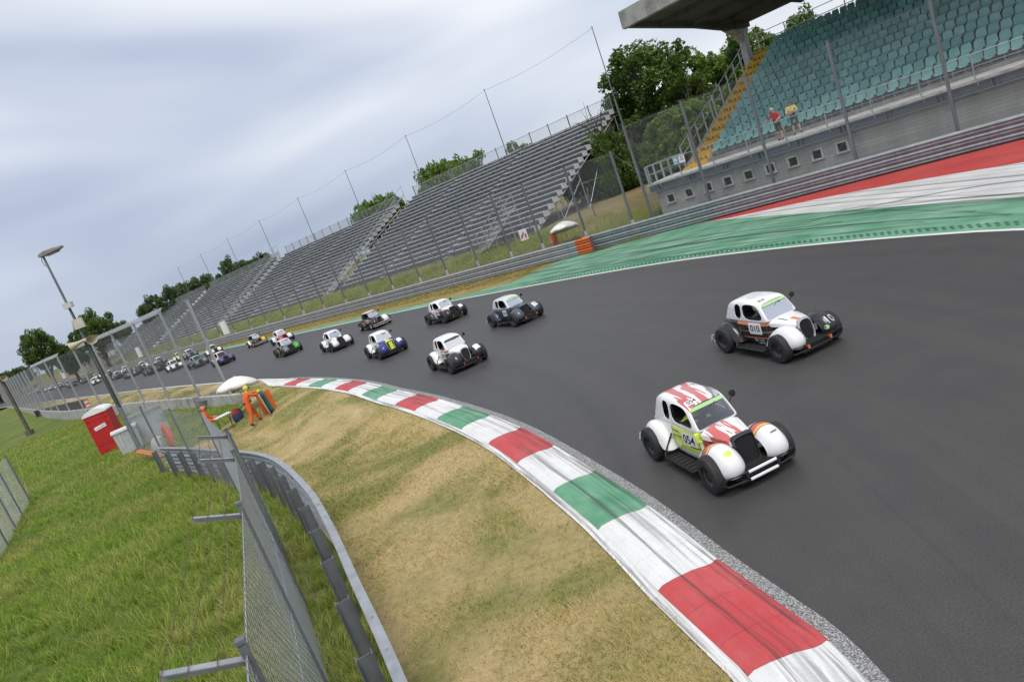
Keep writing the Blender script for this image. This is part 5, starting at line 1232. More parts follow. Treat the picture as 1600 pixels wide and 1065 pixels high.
# ---------------------------------------------------------------- people
def person(label, loc, rz_, J, mats, hair=None, cap=None, helmet=None, group=None, belt=None, scale=1.0, bulk=1.0):
    """J: joints in metres (x forward, y left); mats: top, bottom, skin, shoe; one continuous skinned body"""
    names = list(J); idx = {n: i for i, n in enumerate(names)}
    E = [('pelvis', 'waist', 'bottom'), ('waist', 'chest', 'top'), ('chest', 'neck', 'top'), ('neck', 'head', 'skin'), ('head', 'crown', 'skin')]
    for s in 'lr': E += [('chest', 'sh_' + s, 'top'), ('sh_' + s, 'el_' + s, 'top'), ('el_' + s, 'wr_' + s, 'fore'), ('wr_' + s, 'ha_' + s, 'skin'), ('pelvis', 'hip_' + s, 'bottom'), ('hip_' + s, 'kn_' + s, 'bottom'), ('kn_' + s, 'an_' + s, 'shin'), ('an_' + s, 'toe_' + s, 'shoe')]
    RAD = dict(pelvis=(.155, .12), waist=(.14, .11), chest=(.155, .12), neck=(.055, .055), head=(.08, .085), crown=(.075, .08), sh=.072, el=.05, wr=.036, ha=.04, hip=.10, kn=.066, an=.045, toe=.04)
    me = bpy.data.meshes.new('body'); me.from_pydata([J[n] for n in names], [(idx[a], idx[b]) for a, b, _ in E], [])
    o = bpy.data.objects.new('temp', me); col.objects.link(o); o.modifiers.new('skin', 'SKIN'); o.modifiers.new('ss', 'SUBSURF').levels = 2
    lay = me.skin_vertices[0].data
    for n, i in idx.items():
        r = RAD.get(n, RAD.get(n.split('_')[0])); bk_ = bulk if n.split('_')[0] not in ('head', 'crown', 'neck', 'ha', 'toe') else 1.0; lay[i].radius = tuple(x * bk_ for x in r) if isinstance(r, tuple) else (r * bk_, r * bk_); lay[i].use_root = (n == 'pelvis')
    o.modifiers['skin'].use_smooth_shade = True
    dg = bpy.context.evaluated_depsgraph_get(); dg.update(); bme = bpy.data.meshes.new_from_object(o.evaluated_get(dg)); bpy.data.objects.remove(o)
    MM = [mats['top'], mats['bottom'], mats['skin'], mats['shoe']]; bme.materials.clear()
    for m in MM: bme.materials.append(m)
    mi = {'top': 0, 'bottom': 1, 'skin': 2, 'shoe': 3, 'fore': mats.get('fore', 2), 'shin': mats.get('shin', 2)}
    segs = [(Vector(J[a]), Vector(J[b]), mi[k], k) for a, b, k in E]
    for p in bme.polygons:
        c = p.center; best = None
        for a, b, k, kn in segs:
            d = b - a; t = max(0, min(1, (c - a).dot(d) / d.length_squared)); q = (c - a - d * t).length
            kk = k
            if kn == 'shin' and t > .88: kk = 3
            if best is None or q < best[0]: best = (q, kk)
        p.material_index = best[1]
    # fingers, nose and ears join the same mesh
    hb = MB()
    for s in 'lr':
        w, h = Vector(J['wr_' + s]), Vector(J['ha_' + s]); d = (h - w).normalized(); sd = d.cross(Vector((0, 0, 1))); sd = sd.normalized() if sd.length > .1 else Vector((0, 1, 0)); nn = sd.cross(d)
        for q in range(4):
            b = h + sd * (q - 1.5) * .02 + d * .02; L = (.05, .06, .055, .042)[q]; hb.tube([b, b + d * L * .6 - nn * .006, b + d * L - nn * .025], [.0095, .009, .007], 5, mi=2)
        hb.tube([h - d * .02 + sd * .035, h + d * .01 + sd * .06, h + d * .045 + sd * .06], [.011, .01, .008], 5, mi=2)
    hd = Vector(J['head']); hb.tube([hd + Vector((.075, 0, .02)), hd + Vector((.112, 0, -.012))], [.008, .016], 5, mi=2)
    for y in (-1, 1): hb.sphere(hd + Vector((0, y * .085, 0)), (.025, .012, .035), 6, 5, 2); hb.sphere(hd + Vector((.078, y * .032, .03)), .009, 6, 4, 3)
    hb.box(hd + Vector((.085, 0, -.045)), (.012, .05, .008), None, 3)
    hm = hb.mesh('hands', MM); bm = bmesh.new(); bm.from_mesh(bme); bm.from_mesh(hm); bm.to_mesh(bme); bm.free(); bpy.data.meshes.remove(hm)
    bme.polygons.foreach_set('use_smooth', [True] * len(bme.polygons))
    t = empty('person', loc, rz_); t.scale = (scale,) * 3; tag(t, label, 'person', group)
    link('body', bme, t); ct = Vector(J['crown'])
    up = (ct - hd).normalized()
    if hair: MB().sphere(hd + up * .05 - Vector((.018, 0, 0)), (.105, .10, .105), 12, 8).build('hair', hair, t)
    if cap: MB().sphere(hd + up * .055, (.11, .102, .10), 12, 6).box(hd + up * .06 + Vector((.12, 0, 0)), (.1, .15, .015)).build('cap', cap, t)
    if helmet:
        hh = MB().sphere(hd + up * .05 - Vector((.01, 0, 0)), (.12, .112, .12), 12, 8); hh.build('helmet', helmet, t); MB().box(hd + up * .03 + Vector((.11, 0, 0)), (.05, .16, .07)).build('visor', M['black'], t)
    if belt: 
        w = Vector(J['waist']); MB().lathe([(.19, -.03), (.2, 0), (.19, .03)], 14, 'z', (w.x, w.y, w.z - .04)).build('belt', belt, t)
    return t
def pose(**kw):
    J = dict(pelvis=(0, 0, .95), waist=(0, 0, 1.10), chest=(0, 0, 1.32), neck=(.0, 0, 1.48), head=(.03, 0, 1.60), crown=(.03, 0, 1.68),
             sh_l=(0, .18, 1.40), el_l=(.02, .25, 1.14), wr_l=(.12, .24, .92), ha_l=(.15, .23, .86), sh_r=(0, -.18, 1.40), el_r=(.02, -.25, 1.14), wr_r=(.12, -.24, .92), ha_r=(.15, -.23, .86),
             hip_l=(0, .10, .88), kn_l=(.03, .11, .49), an_l=(0, .11, .08), toe_l=(.15, .13, .04), hip_r=(0, -.10, .88), kn_r=(.03, -.11, .49), an_r=(0, -.11, .08), toe_r=(.15, -.13, .04))
    J.update(kw); return J
cl = lambda n, c: paint('cloth_' + n, c, .85, 0, .15, 12)
face_track = math.atan2(-EN.y, -EN.x)
dk = cl('dark', (.03, .032, .036)); sk = M['skin']
p = G(1219, 221, 2.55)
person('spectator in red shirt and dark shorts leaning on the grandstand rail', tuple(p + EN * .25 + Vector((0, 0, .003))), face_track - .25, pose(sh_r=(.04, -.19, 1.38), el_r=(.12, -.40, 1.18), wr_r=(.2, -.60, 1.03), ha_r=(.22, -.67, .99), el_l=(.08, .28, 1.16), wr_l=(.28, .22, 1.04), ha_l=(.34, .2, 1.02), waist=(.03, 0, 1.1), chest=(.08, 0, 1.31), neck=(.11, 0, 1.46), head=(.15, -.02, 1.57), crown=(.16, -.02, 1.65), sh_l=(.08, .18, 1.39), an_r=(-.12, -.14, .08), toe_r=(.03, -.18, .04), kn_r=(-.02, -.13, .49)), dict(top=cl('red', (.55, .035, .04)), bottom=dk, skin=sk, shoe=dk, fore=2, shin=2), hair=cl('grey_hair', (.42, .40, .37)), group='spectators at the grandstand rail')
p = G(1243, 211.5, 2.55)
person('spectator in yellow shirt and green shorts with folded arms at the rail', tuple(p + EN * .3 + Vector((0, 0, .003))), face_track + .35, pose(el_l=(.06, .27, 1.15), wr_l=(.25, .05, 1.20), ha_l=(.26, -.04, 1.21), el_r=(.06, -.27, 1.15), wr_r=(.24, -.02, 1.14), ha_r=(.24, .06, 1.15), an_l=(.05, .2, .08), toe_l=(.2, .25, .04), kn_l=(.05, .16, .49), chest=(.03, 0, 1.32), head=(.08, .03, 1.59), crown=(.09, .03, 1.67), neck=(.05, 0, 1.47)), dict(top=cl('yellow', (.66, .58, .16)), bottom=cl('olive', (.05, .07, .05)), skin=sk, shoe=dk, fore=2, shin=2), hair=cl('brown_hair', (.16, .11, .08)), group='spectators at the grandstand rail')
org = M['orange']; glove = cl('glove_yellow', (.72, .58, .07))
mp_ = GT(402, 661); fdir = (G(445, 640) - G(398, 664)); fz = math.atan2(fdir.y, fdir.x)
marsh = person('marshal in orange overalls and yellow helmet reaching for the flags', (mp_.x, mp_.y, mp_.z - .015), fz, pose(pelvis=(-.08, 0, .9), hip_l=(-.06, .1, .84), hip_r=(-.08, -.1, .84), waist=(-.02, 0, 1.05), chest=(.06, 0, 1.27), neck=(.12, 0, 1.42), head=(.17, 0, 1.53), crown=(.18, 0, 1.61), sh_l=(.1, .18, 1.34), el_l=(.34, .2, 1.24), wr_l=(.56, .14, 1.26), ha_l=(.63, .12, 1.26), sh_r=(.08, -.18, 1.34), el_r=(.3, -.22, 1.18), wr_r=(.52, -.14, 1.2), ha_r=(.59, -.12, 1.2), kn_l=(.16, .12, .48), an_l=(.25, .13, .08), toe_l=(.4, .14, .045), kn_r=(-.1, -.12, .46), an_r=(-.3, -.12, .08), toe_r=(-.15, -.14, .04)), dict(top=org, bottom=org, skin=glove, shoe=dk, fore=0, shin=1), helmet=cl('helmet_yellow', (.62, .62, .12)), belt=dk, group='marshals at the flag post', bulk=1.32)
refl = paint('reflective_tape', (.75, .75, .7), .4)
m2 = GT(341, 694)
person('marshal in orange overalls and orange helmet standing behind the wire fence', (m2.x, m2.y, m2.z - .02), fz - .5, pose(el_l=(.1, .27, 1.14), wr_l=(.32, .18, 1.1), ha_l=(.38, .16, 1.1), el_r=(.1, -.27, 1.14), wr_r=(.3, -.15, 1.05), ha_r=(.36, -.13, 1.04), head=(.06, 0, 1.58), crown=(.07, 0, 1.66)), dict(top=org, bottom=org, skin=sk, shoe=dk, fore=0, shin=1), helmet=cl('helmet_orange', (.7, .2, .06)), belt=dk, group='marshals at the flag post', bulk=1.32)
md = FW + RT * ((866 - 800) / FOC) - UP * ((372 - 532.5) / FOC); mk_ = (1.2 + OL.dot(PN)) / Vector((md.x, md.y, 0)).dot(PN); m3 = Vector((md.x * mk_, md.y * mk_, 0))
person('marshal in orange under the white parasol behind the far guardrail', (m3.x, m3.y, .05), math.atan2(-PN.y, -PN.x), pose(wr_l=(.3, .1, 1.08), ha_l=(.35, .05, 1.08), wr_r=(.3, -.1, 1.05), ha_r=(.35, -.05, 1.05)), dict(top=org, bottom=org, skin=sk, shoe=dk, fore=0, shin=1), cap=org, group='marshals at the flag post', scale=1.0)
# ---------------------------------------------------------------- parasols
def parasol(label, base, h, r, tilt=(0, 0), zr=0.0):
    t = empty('parasol', base); tag(t, label, 'parasol', 'white parasols'); n = 8
    wm = paint('parasol_canvas', (.74, .73, .70), .85, 0, .08, 5)
    M4 = Euler((tilt[0], tilt[1], zr)).to_matrix(); hub = Vector((0, 0, h)); mb = MB()
    prof = [(0, 0), (.3, -.06), (.6, -.18), (.85, -.33), (1.0, -.46), (.99, -.58)]; secs = []
    for k in range(n * 3 + 1):
        a = 2 * math.pi * k / (n * 3); sag = 1 - .03 * (1 if k % 3 else 0); secs.append([hub + M4 @ Vector((r * p * math.cos(a) * (sag if p > .5 else 1), r * p * math.sin(a) * (sag if p > .5 else 1), z * r * (1 if p < .9 else 1 + (.05 if k % 3 else 0)))) for p, z in prof])
    me = mb.loft(secs, False).mesh('canopy', wm, True, 50); link('canopy', apply_mods(me, [('SOLIDIFY', {'thickness': .006})]), t)
    mb = MB().tube([(0, 0, -.1), hub + M4 @ Vector((0, 0, -.4))], .022, 7).tube([hub + M4 @ Vector((0, 0, -.4)), hub + M4 @ Vector((0, 0, .06))], .02, 7); mb.build('pole', M['galv'], t)
    rib = MB()
    for k in range(n): a = 2 * math.pi * k / n; rib = MB().tube([hub + M4 @ Vector((0, 0, -.45)), hub + M4 @ Vector((r * .6 * math.cos(a), r * .6 * math.sin(a), -.16 * r))], .007, 4); rib.build('rib', M['galv'], t)
    return t
pz = G(366, 588, 1.42); parasol('white parasol shading the marshals at the infield flag post', (pz.x, pz.y, -.6), 2.02, .98, (-.17, .07))
pd = FW + RT * ((878 - 800) / FOC) - UP * ((346 - 532.5) / FOC); pk_ = (1.6 + OL.dot(PN)) / Vector((pd.x, pd.y, 0)).dot(PN); parasol('white parasol behind the orange end of the far guardrail', (pd.x * pk_, pd.y * pk_, .2), CAM_H + pd.z * pk_ - .2, .95, (-.17, .05))
# table, bag, flags
tb = GT(346, 649, .72); t = empty('folding_table', (tb.x, tb.y, TZ(tb.x, tb.y) - .02), fz); tag(t, 'small white folding table under the infield parasol', 'table')
MB().box((0, 0, .73), (.75, .5, .03)).build('table_top', M['white'], t, smooth=False)
for x in (-.28, .28):
    for s in (-1, 1): MB().tube([(x, s * .2, .0), (x, -s * .2, .71)], .014, 5).build('leg', M['black'], t)
bg_ = GT(374, 656); t = empty('rucksack', (bg_.x, bg_.y, bg_.z - .02), fz); tag(t, 'red and navy rucksack on the ground beside the folding table', 'bag')
MB().loft([[(a * math.cos(q), b * math.sin(q), z) for q in np.linspace(0, 2 * math.pi, 11)[:-1]] for z, a, b in ((0, .2, .14), (.08, .24, .17), (.3, .23, .16), (.36, .2, .14))], True, closed=True).build('main_pocket', cl('navy', (.03, .05, .13)), t)
MB().loft([[(a * math.cos(q) - .02, b * math.sin(q), z) for q in np.linspace(0, 2 * math.pi, 11)[:-1]] for z, a, b in ((.355, .2, .14), (.5, .2, .14), (.6, .12, .08))], True, closed=True).build('top_pocket', cl('wine', (.32, .04, .06)), t)
for s in (-1, 1): MB().tube([(.2, s * .08, .1), (.28, s * .09, .3), (.18, s * .07, .52)], .02, 5).build('strap', dk, t)
fb = GT(415, 652); t = empty('flag_rack', (fb.x + .15, fb.y + .15, fb.z - .02), fz + .95); tag(t, 'rack of marshal flags with an orange board at its end', 'flag rack')
MB().box((.34, .0, .52), (.05, .62, 1.04)).build('orange_board', M['orange'], t, smooth=False)
mb = MB()
for x in (-.55, .3): mb.tube([(x, -.22, 0), (x, 0, 1.12)], .016, 5); mb.tube([(x, .22, 0), (x, 0, 1.12)], .016, 5)
mb.tube([(-.6, 0, 1.12), (.35, 0, 1.12)], .016, 5); mb.build('frame', M['galv_dark'], t)
for k, (x, cc) in enumerate(((-.46, (.6, .45, .06)), (-.30, (.03, .07, .2)), (-.12, (.04, .08, .16)), (.06, (.05, .2, .09)), (.20, (.05, .24, .12)))):
    secs = [[(x + u_ + .02 * math.sin(z * 9 + k), -.06 + .04 * math.sin(u_ * 30 + k) - (1.1 - z) * .12, z) for u_ in np.linspace(-.1, .1, 7)] for z in np.linspace(.12, 1.1, 8)]
    o = link('flag', apply_mods(MB().loft(secs, False).mesh('flag', cl('flag%d' % k, cc)), [('SOLIDIFY', {'thickness': .006})]), t)
MB().sphere((-.02, 0, 1.17), (.2, .06, .08), 10, 6).build('yellow_flag_roll', cl('flag_yellow', (.75, .6, .05)), t)
# grey awning sheet slung between the catch fence and the parasol
aw = G(300, 627, .6); t = empty('awning_sheet', (aw.x, aw.y, 0)); tag(t, 'sagging dark grey sheet slung behind the infield parasol', 'awning')
P0_, P1_ = G(303, 626, .2), G(370, 588, .75)
secs = []
for q in np.linspace(0, 1, 10):
    c = P0_.lerp(P1_, q) + Vector((0, 0, -.35 * math.sin(math.pi * q))); secs.append([c + Vector((-.3, .62, .12)) - Vector((aw.x, aw.y, 0)), c - Vector((aw.x, aw.y, 0)), c + Vector((.3, -.5, -.05)) - Vector((aw.x, aw.y, 0))])
link('sheet', apply_mods(MB().loft(secs, False).mesh('sheet', cl('tarp', (.12, .14, .135))), [('SOLIDIFY', {'thickness': .01})]), t)
for q in (0,): c = (P0_, P1_)[q] - Vector((aw.x, aw.y, 0)); MB().tube([(c.x, c.y, -.65), (c.x, c.y, c.z + .05)], .025, 5).build('prop', M['galv_dark'], t)
# ---------------------------------------------------------------- red toilet cabin
tq = G(174, 704, -.6); t = empty('toilet_cabin', (tq.x, tq.y + .5, -.62), math.atan2(-tq.y, -tq.x) + 1.57 - .35); tag(t, 'red portable toilet cabin with white rounded roof in the grass', 'toilet cabin')
red = paint('red_plastic', (.52, .022, .02), .45, 0, .12, 3)
mb = MB().box((0, 0, 1.1), (1.15, 1.15, 2.2)); mb.build('cabin_shell', red, t, smooth=False)
MB().box((0, -.585, 1.12), (.84, .03, 1.95)).build('door', paint('red_plastic_door', (.47, .02, .02), .4, 0, .12, 3), t, smooth=False)
for z in (.55, 1.62, 1.95): MB().box((0, -.59, z), (1.08, .05, .035)).build('moulding', red, t, smooth=False)
for x in (-.56, .56): MB().box((x, -.56, 1.1), (.08, .08, 2.2)).build('corner_post', red, t, smooth=False)
secs = [[(x, y, 2.2 + z) for x, z in ((-.62, 0), (-.62, .08), (-.45, .2), (-.2, .28), (.0, .3), (.2, .28), (.45, .2), (.62, .08), (.62, 0))] for y in (-.62, .62)]
MB().loft(secs, True, closed=True).build('roof', M['white'], t, angle=60)
sg = MB().box((0, -.612, 1.62 - .15), (.62, .012, .2), (0, R(-8), 0)).build('sign', M['white'], t, smooth=False)
mb = MB(); rr_ = random.Random(4)
for k in range(9): x = -.22 + k * .055; mb.tube([(x, -.622, 1.44 + x * .14), (x + .03, -.622, 1.47 + rr_.uniform(-.02, .05) + x * .14), (x + .05, -.622, 1.44 + x * .14)], .008, 4)
mb.build('scribble', red, sg)
# containers and clutter by the lamp post
wp = paint('dull_white_plastic', (.52, .54, .56), .55, 0, .2, 6)
b1 = G(205, 706, -.6); t = empty('plastic_bin', (b1.x, b1.y + .3, -.63), .5); tag(t, 'ribbed white plastic bin between the red toilet and the lamp post', 'bin')
MB().box((0, 0, .6), (1.0, .8, 1.2), None, 0, 1.12).build('bin_body', wp, t, smooth=False); MB().box((0, 0, 1.24), (1.2, 1.0, .09)).build('lid', M['white'], t, smooth=False)
for k in range(6): MB().box((-.42 + k * .168, -.425, .62), (.05, .05, 1.1), (R(4), 0, 0)).build('rib', wp, t, smooth=False)
b2 = G(230, 694, -.6); t = empty('sheet_panel', (b2.x + .2, b2.y + .6, -.63), .45); tag(t, 'grey sheet panel leaning behind the lamp post', 'panel')
MB().box((0, 0, .85), (1.7, .05, 1.7), (R(-8), 0, 0)).build('board', m_concrete('grey_sheet', (.36, .38, .40), 1.5), t, smooth=False); MB().box((0, -.05, 1.66), (1.72, .04, .06), (R(-8), 0, 0)).build('edge', M['galv'], t, smooth=False)
b3 = G(252, 706, -.6); t = empty('sack', (b3.x, b3.y, -.63), .9); tag(t, 'pale grey sack slumped beside the lamp post', 'sack')
MB().loft([[(a * math.cos(q) + .1 * z, b * math.sin(q) * (1 + .12 * math.sin(3 * q)), z) for q in np.linspace(0, 2 * math.pi, 13)[:-1]] for z, a, b in ((0, .3, .24), (.15, .36, .3), (.45, .33, .27), (.7, .24, .2), (.8, .08, .06))], True, closed=True).build('bag_body', cl('sackcloth', (.42, .44, .42)), t); MB().tube([(.07, 0, .78), (.12, .05, .92)], [.05, .08], 7).build('neck', cl('sackcloth', (.42, .44, .42)), t)
b4 = G(247, 714, -.6); t = empty('orange_board', (b4.x, b4.y, -.63)); tag(t, 'thin orange plastic board lying in the grass by the sack', 'board')
MB().beam((-.9, .35, .55), (.35, -.2, .05), .28, .05).build('plank', paint('faded_orange', (.55, .2, .09), .6), t, smooth=False); MB().beam((-.9, .35, .6), (.35, -.2, .1), .06, .04).build('ridge', paint('faded_orange', (.55, .2, .09), .6), t, smooth=False)
# orange waterproof hung on the fence
def plane_hit(px, py, a, b):
    d = FW + RT * ((px - 800) / FOC) - UP * ((py - 532.5) / FOC); n = Vector((-(b - a).y, (b - a).x, 0)); t_ = (a - Vector((0, 0, CAM_H))).dot(n) / d.dot(n); return Vector((0, 0, CAM_H)) + d * t_
ja, jb = FN2[2], FN2[3]; jt = plane_hit(249, 662, ja, jb); jl = plane_hit(270, 697, ja, jb); dn = (jb - ja).normalized(); nn = Vector((dn.y, -dn.x, 0)); hh = max(.9, jt.z - jl.z + .1)
t = empty('orange_jacket', (jt.x, jt.y, jt.z - hh), math.atan2(dn.y, dn.x)); tag(t, 'salmon orange waterproof jacket hung on the chain-link fence', 'jacket')
secs = [[(x * w + .03 * math.sin(z * 7), -.07 - .05 * math.sin(x * 9 + z * 5) - .02, z * hh) for x in np.linspace(-.5, .5, 11)] for z, w in ((0, .75), (.25, .7), (.5, .62), (.72, .6), (.85, .5), (1.0, .22))]
jm = cl('salmon', (.72, .18, .11)); link('coat', apply_mods(MB().loft(secs, False).mesh('coat', jm), [('SOLIDIFY', {'thickness': .03}), ('SUBSURF', {'levels': 1, 'render_levels': 1})]), t)
for s in (-1, 1): MB().tube([(s * .25, -.1, .84 * hh), (s * .36, -.12, .5 * hh), (s * .34, -.14, .28 * hh)], [.09, .08, .07], 7).build('sleeve', jm, t)
# ---------------------------------------------------------------- lamp post with loudspeakers
lp = G(221, 704, -.6); t = empty('lamp_post', (lp.x, lp.y, -.63), 0.0); t.scale = (1.128,) * 3; tag(t, 'tall grey lamp post with floodlight, junction box and beige loudspeakers', 'lamp post')
MB().box((-.06, 0, 2.75), (.012, .13, 5.5)).box((.06, 0, 2.75), (.012, .13, 5.5)).box((0, .0, 2.75), (.11, .012, 5.5)).box((0, 0, .1), (.3, .3, .2)).build('mast', M['galv_dark'], t, smooth=False)
MB().tube([(0, 0, 5.3), (0, 0, 9.05)], [.055, .045], 8).build('upper_pole', M['galv_dark'], t)
hd_ = MB(); hd_.loft([[(x, s * w, z) for s, z in ((-1, zb), (1, zb), (1, zt), (.6, zt + .05), (-.6, zt + .05), (-1, zt))] for x, w, zb, zt in ((-.12, .13, 9.02, 9.1), (.15, .19, 9.02, 9.17), (.6, .19, 9.05, 9.16), (.88, .12, 9.1, 9.13))], True, closed=True)
hd_.build('floodlight', m_metal('lamp_housing', (.28, .26, .24), .6, .3, .3), t); MB().box((.42, 0, 9.0), (.5, .3, .02), (0, R(-4), 0)).build('lens', paint('lamp_lens', (.25, .25, .24), .2), t, smooth=False)
MB().tube([(-.06, .03, 9.05), (-.16, .05, 8.9), (-.14, .05, 8.68), (-.03, .05, 8.6)], .012, 5).build('cable', M['black'], t); MB().tube([(.07, -.06, 6.7), (.1, -.07, 5), (.07, -.08, 3), (.09, -.07, .3)], .022, 5).build('conduit', M['black'], t)
beige = paint('horn_beige', (.52, .45, .33), .6)
MB().box((.05, -.07, 6.85), (.36, .2, .22)).build('junction_box', paint('box_white', (.58, .58, .56), .5), t, smooth=False); MB().box((.12, -.1, 6.02), (.42, .1, .42)).build('cabinet', paint('cabinet_cream', (.55, .52, .45), .5), t, smooth=False)
def horns(t, z, sc_=1.0):
    for az, l in ((200, 1), (-30, 1)):
        d = Vector((math.cos(R(az)), math.sin(R(az)), -.15)).normalized(); x = d.cross(Vector((0, 0, 1))).normalized(); y = x.cross(d); secs = []
        for L_, r_ in ((0, .07), (.12, .075), (.2, .09), (.34, .15), (.44, .2), (.45, .205), (.43, .19), (.3, .1), (.22, .05)): secs.append([Vector((0, -.12, z)) + (d * L_ + x * (r_ * math.cos(a)) + y * (r_ * .8 * math.sin(a))) * sc_ for a in np.linspace(0, 2 * math.pi, 15)[:-1]])
        MB().loft(secs, True, closed=True).build('horn_speaker', beige, t)
    MB().box((0, -.09, z), (.16, .12, .12)).build('speaker_bracket', M['galv_dark'], t, smooth=False)
horns(t, 5.3, 1.25)
t = empty('speaker_post', (-47.2, 66.9, -.63)); t.scale = (1.1,) * 3; tag(t, 'brown post with a pair of small loudspeakers beside the catch fence', 'post')
MB().box((0, 0, 2.85), (.22, .22, 5.7)).box((0, 0, .2), (.5, .5, .4)).build('mast', m_concrete('brown_post', (.13, .11, .095), 2), t, smooth=False); horns(t, 5.5, 1.5)
# ---------------------------------------------------------------- boards along the straight
def board(label, px, py, w, h, p_=.9, zc=1.5, m=None, marks=0):
    d = FW + RT * ((px - 800) / FOC) - UP * ((py - 532.5) / FOC); dd = Vector((d.x, d.y, 0)).normalized(); tt = (p_ + OL.dot(PN)) / dd.dot(PN); P = dd * tt
    z = CAM_H + d.z / math.hypot(d.x, d.y) * tt; b = empty('sign_board', (P.x, P.y, bank_z(P.x, P.y)), math.atan2(-US.y, -US.x) + .35); tag(b, label, 'sign', 'white boards along the straight'); z -= b.location.z
    MB().box((0, 0, z), (w, .04, h)).build('panel', m or M['white'], b, smooth=False)
    for x in (-.35, .35): MB().box((x * w, .05, z / 2), (.05, .05, z)).build('leg', M['galv_dark'], b, smooth=False)
    if marks:
        mb = MB()
        for k in range(marks): mb.box((-.25 * w + .25 * w * k, -.024, z + (.1 if k % 2 else -.12) * h), (.2 * w, .01, .35 * h), (0, R(20), 0))
        mb.build('print', paint('sign_red', (.5, .06, .05), .5), b, smooth=False)
board('white board on the guardrail closest to the yellow-nosed car', 351, 512, 1.15, 1.7); board('white board on the guardrail, second along the straight', 217, 550, 1.2, 1.75); board('white board on the guardrail, third along the straight', 143, 572, 1.4, 2.1); board('white board on the guardrail, farthest along the straight', 98, 584, 1.5, 2.3); board('wide pale board low on the bleacher front far along the straight', 171, 551, 3.0, 1.3, 3.5)
board('small white sign with red print beside the far parasol', 818, 367, .62, .8, 4.0, 1.5, None, 3)
# tyre stacks behind the concrete wall
ty = MB().lathe([(.2, -.1), (.3, -.11), (.33, -.06), (.33, .06), (.3, .11), (.2, .1)], 14, 'z').mesh('tyre', M['rubber'])
for k in range(13):
    p = G(62 + k * 6.2, 650 - k * .8, -.6); t = empty('tyre_stack', (p.x, p.y, TZ(p.x, p.y) - .02)); tag(t, 'black tyre stack, %s in the row behind the concrete wall from the far end' % (ordn + ['tenth', 'eleventh', 'twelfth', 'thirteenth'])[k], 'tyres', 'tyre stacks behind the concrete wall')
    for q in range(4): link('tyre', ty, t, (random.uniform(-.03, .03), random.uniform(-.03, .03), .11 + q * .215))
p = G(141, 640, -.5); t = empty('marker_post', (p.x, p.y, TZ(p.x, p.y) - .02)); tag(t, 'orange and white ringed marker post behind the red toilet', 'marker')
for q in range(5): MB().lathe([(.0, 0), (.2, 0), (.22, .1), (.2, .2), (.0, .2)], 12, 'z', (0, 0, q * .2)).build('ring', M['orange'] if q % 2 == 0 else M['white'], t)
# ---------------------------------------------------------------- grass blades
def in_poly(P, poly):
    x, y = P[:, 0], P[:, 1]; r = np.zeros(len(P), bool); n = len(poly); j = n - 1
    for i in range(n):
        xi, yi, xj, yj = poly[i][0], poly[i][1], poly[j][0], poly[j][1]
        if yi != yj: r ^= ((yi > y) != (yj > y)) & (x < (xj - xi) * (y - yi) / (yj - yi) + xi)
        j = i
    return r
def in_view(P, z=0.2, m=40):
    d = np.column_stack([P[:, 0], P[:, 1], np.full(len(P), z - CAM_H)]); f = d @ np.array(FW); px = 800 + FOC * (d @ np.array(RT)) / f; py = 532.5 - FOC * (d @ np.array(UP)) / f
    return (f > .5) & (px > -m) & (px < 1600 + m) & (py > -m) & (py < 1065 + m * 4)
def value_noise(P, s, seed=0):
    g = np.random.default_rng(seed).random((64, 64)); q = P * s; i = np.floor(q).astype(int); f = q - i; f = f * f * (3 - 2 * f); a = g[i[:, 0] % 64, i[:, 1] % 64]; b = g[(i[:, 0] + 1) % 64, i[:, 1] % 64]; c = g[i[:, 0] % 64, (i[:, 1] + 1) % 64]; d = g[(i[:, 0] + 1) % 64, (i[:, 1] + 1) % 64]
    return (a * (1 - f[:, 0]) + b * f[:, 0]) * (1 - f[:, 1]) + (c * (1 - f[:, 0]) + d * f[:, 0]) * f[:, 1]
def blades(name, P, Z, L, W, lean, m, two=True, seed=1):
    """one bent blade per point (two faces when two is set)"""
    g = np.random.default_rng(seed); n = len(P); a = g.uniform(0, 2 * np.pi, n); b = value_noise(P, .8, 5) * 6.28 + g.normal(0, 1.6, n); W = W * np.ones(n)
    dx, dy = np.cos(b) * lean * L, np.sin(b) * lean * L; wx, wy = np.cos(a) * W / 2, np.sin(a) * W / 2; B = np.column_stack([P, Z])
    def off(x, y, z): return B + np.column_stack([x, y, z])
    if two:
        V = np.stack([off(-wx, -wy, 0 * L), off(wx, wy, 0 * L), off(dx * .35 + wx * .8, dy * .35 + wy * .8, L * .6), off(dx * .35 - wx * .8, dy * .35 - wy * .8, L * .6), off(dx, dy, L * np.sqrt(np.maximum(.1, 1 - .5 * lean ** 2)))], 1).reshape(-1, 3)
        k = np.arange(n) * 5; Lp = np.stack([k, k + 1, k + 2, k + 3, k + 3, k + 2, k + 4], 1).ravel(); ls = np.stack([np.arange(n) * 7, np.arange(n) * 7 + 4], 1).ravel(); lt = np.tile([4, 3], n)
    else:
        V = np.stack([off(-wx, -wy, 0 * L), off(wx, wy, 0 * L), off(dx, dy, L)], 1).reshape(-1, 3); Lp = np.arange(n * 3); ls = np.arange(n) * 3; lt = np.full(n, 3)
    me = bpy.data.meshes.new(name); me.vertices.add(len(V)); me.vertices.foreach_set('co', V.ravel()); me.loops.add(len(Lp)); me.loops.foreach_set('vertex_index', Lp); me.polygons.add(len(ls)); me.polygons.foreach_set('loop_start', ls); me.polygons.foreach_set('loop_total', lt); me.update(calc_edges=True); me.materials.append(m)
    return link(name, me)
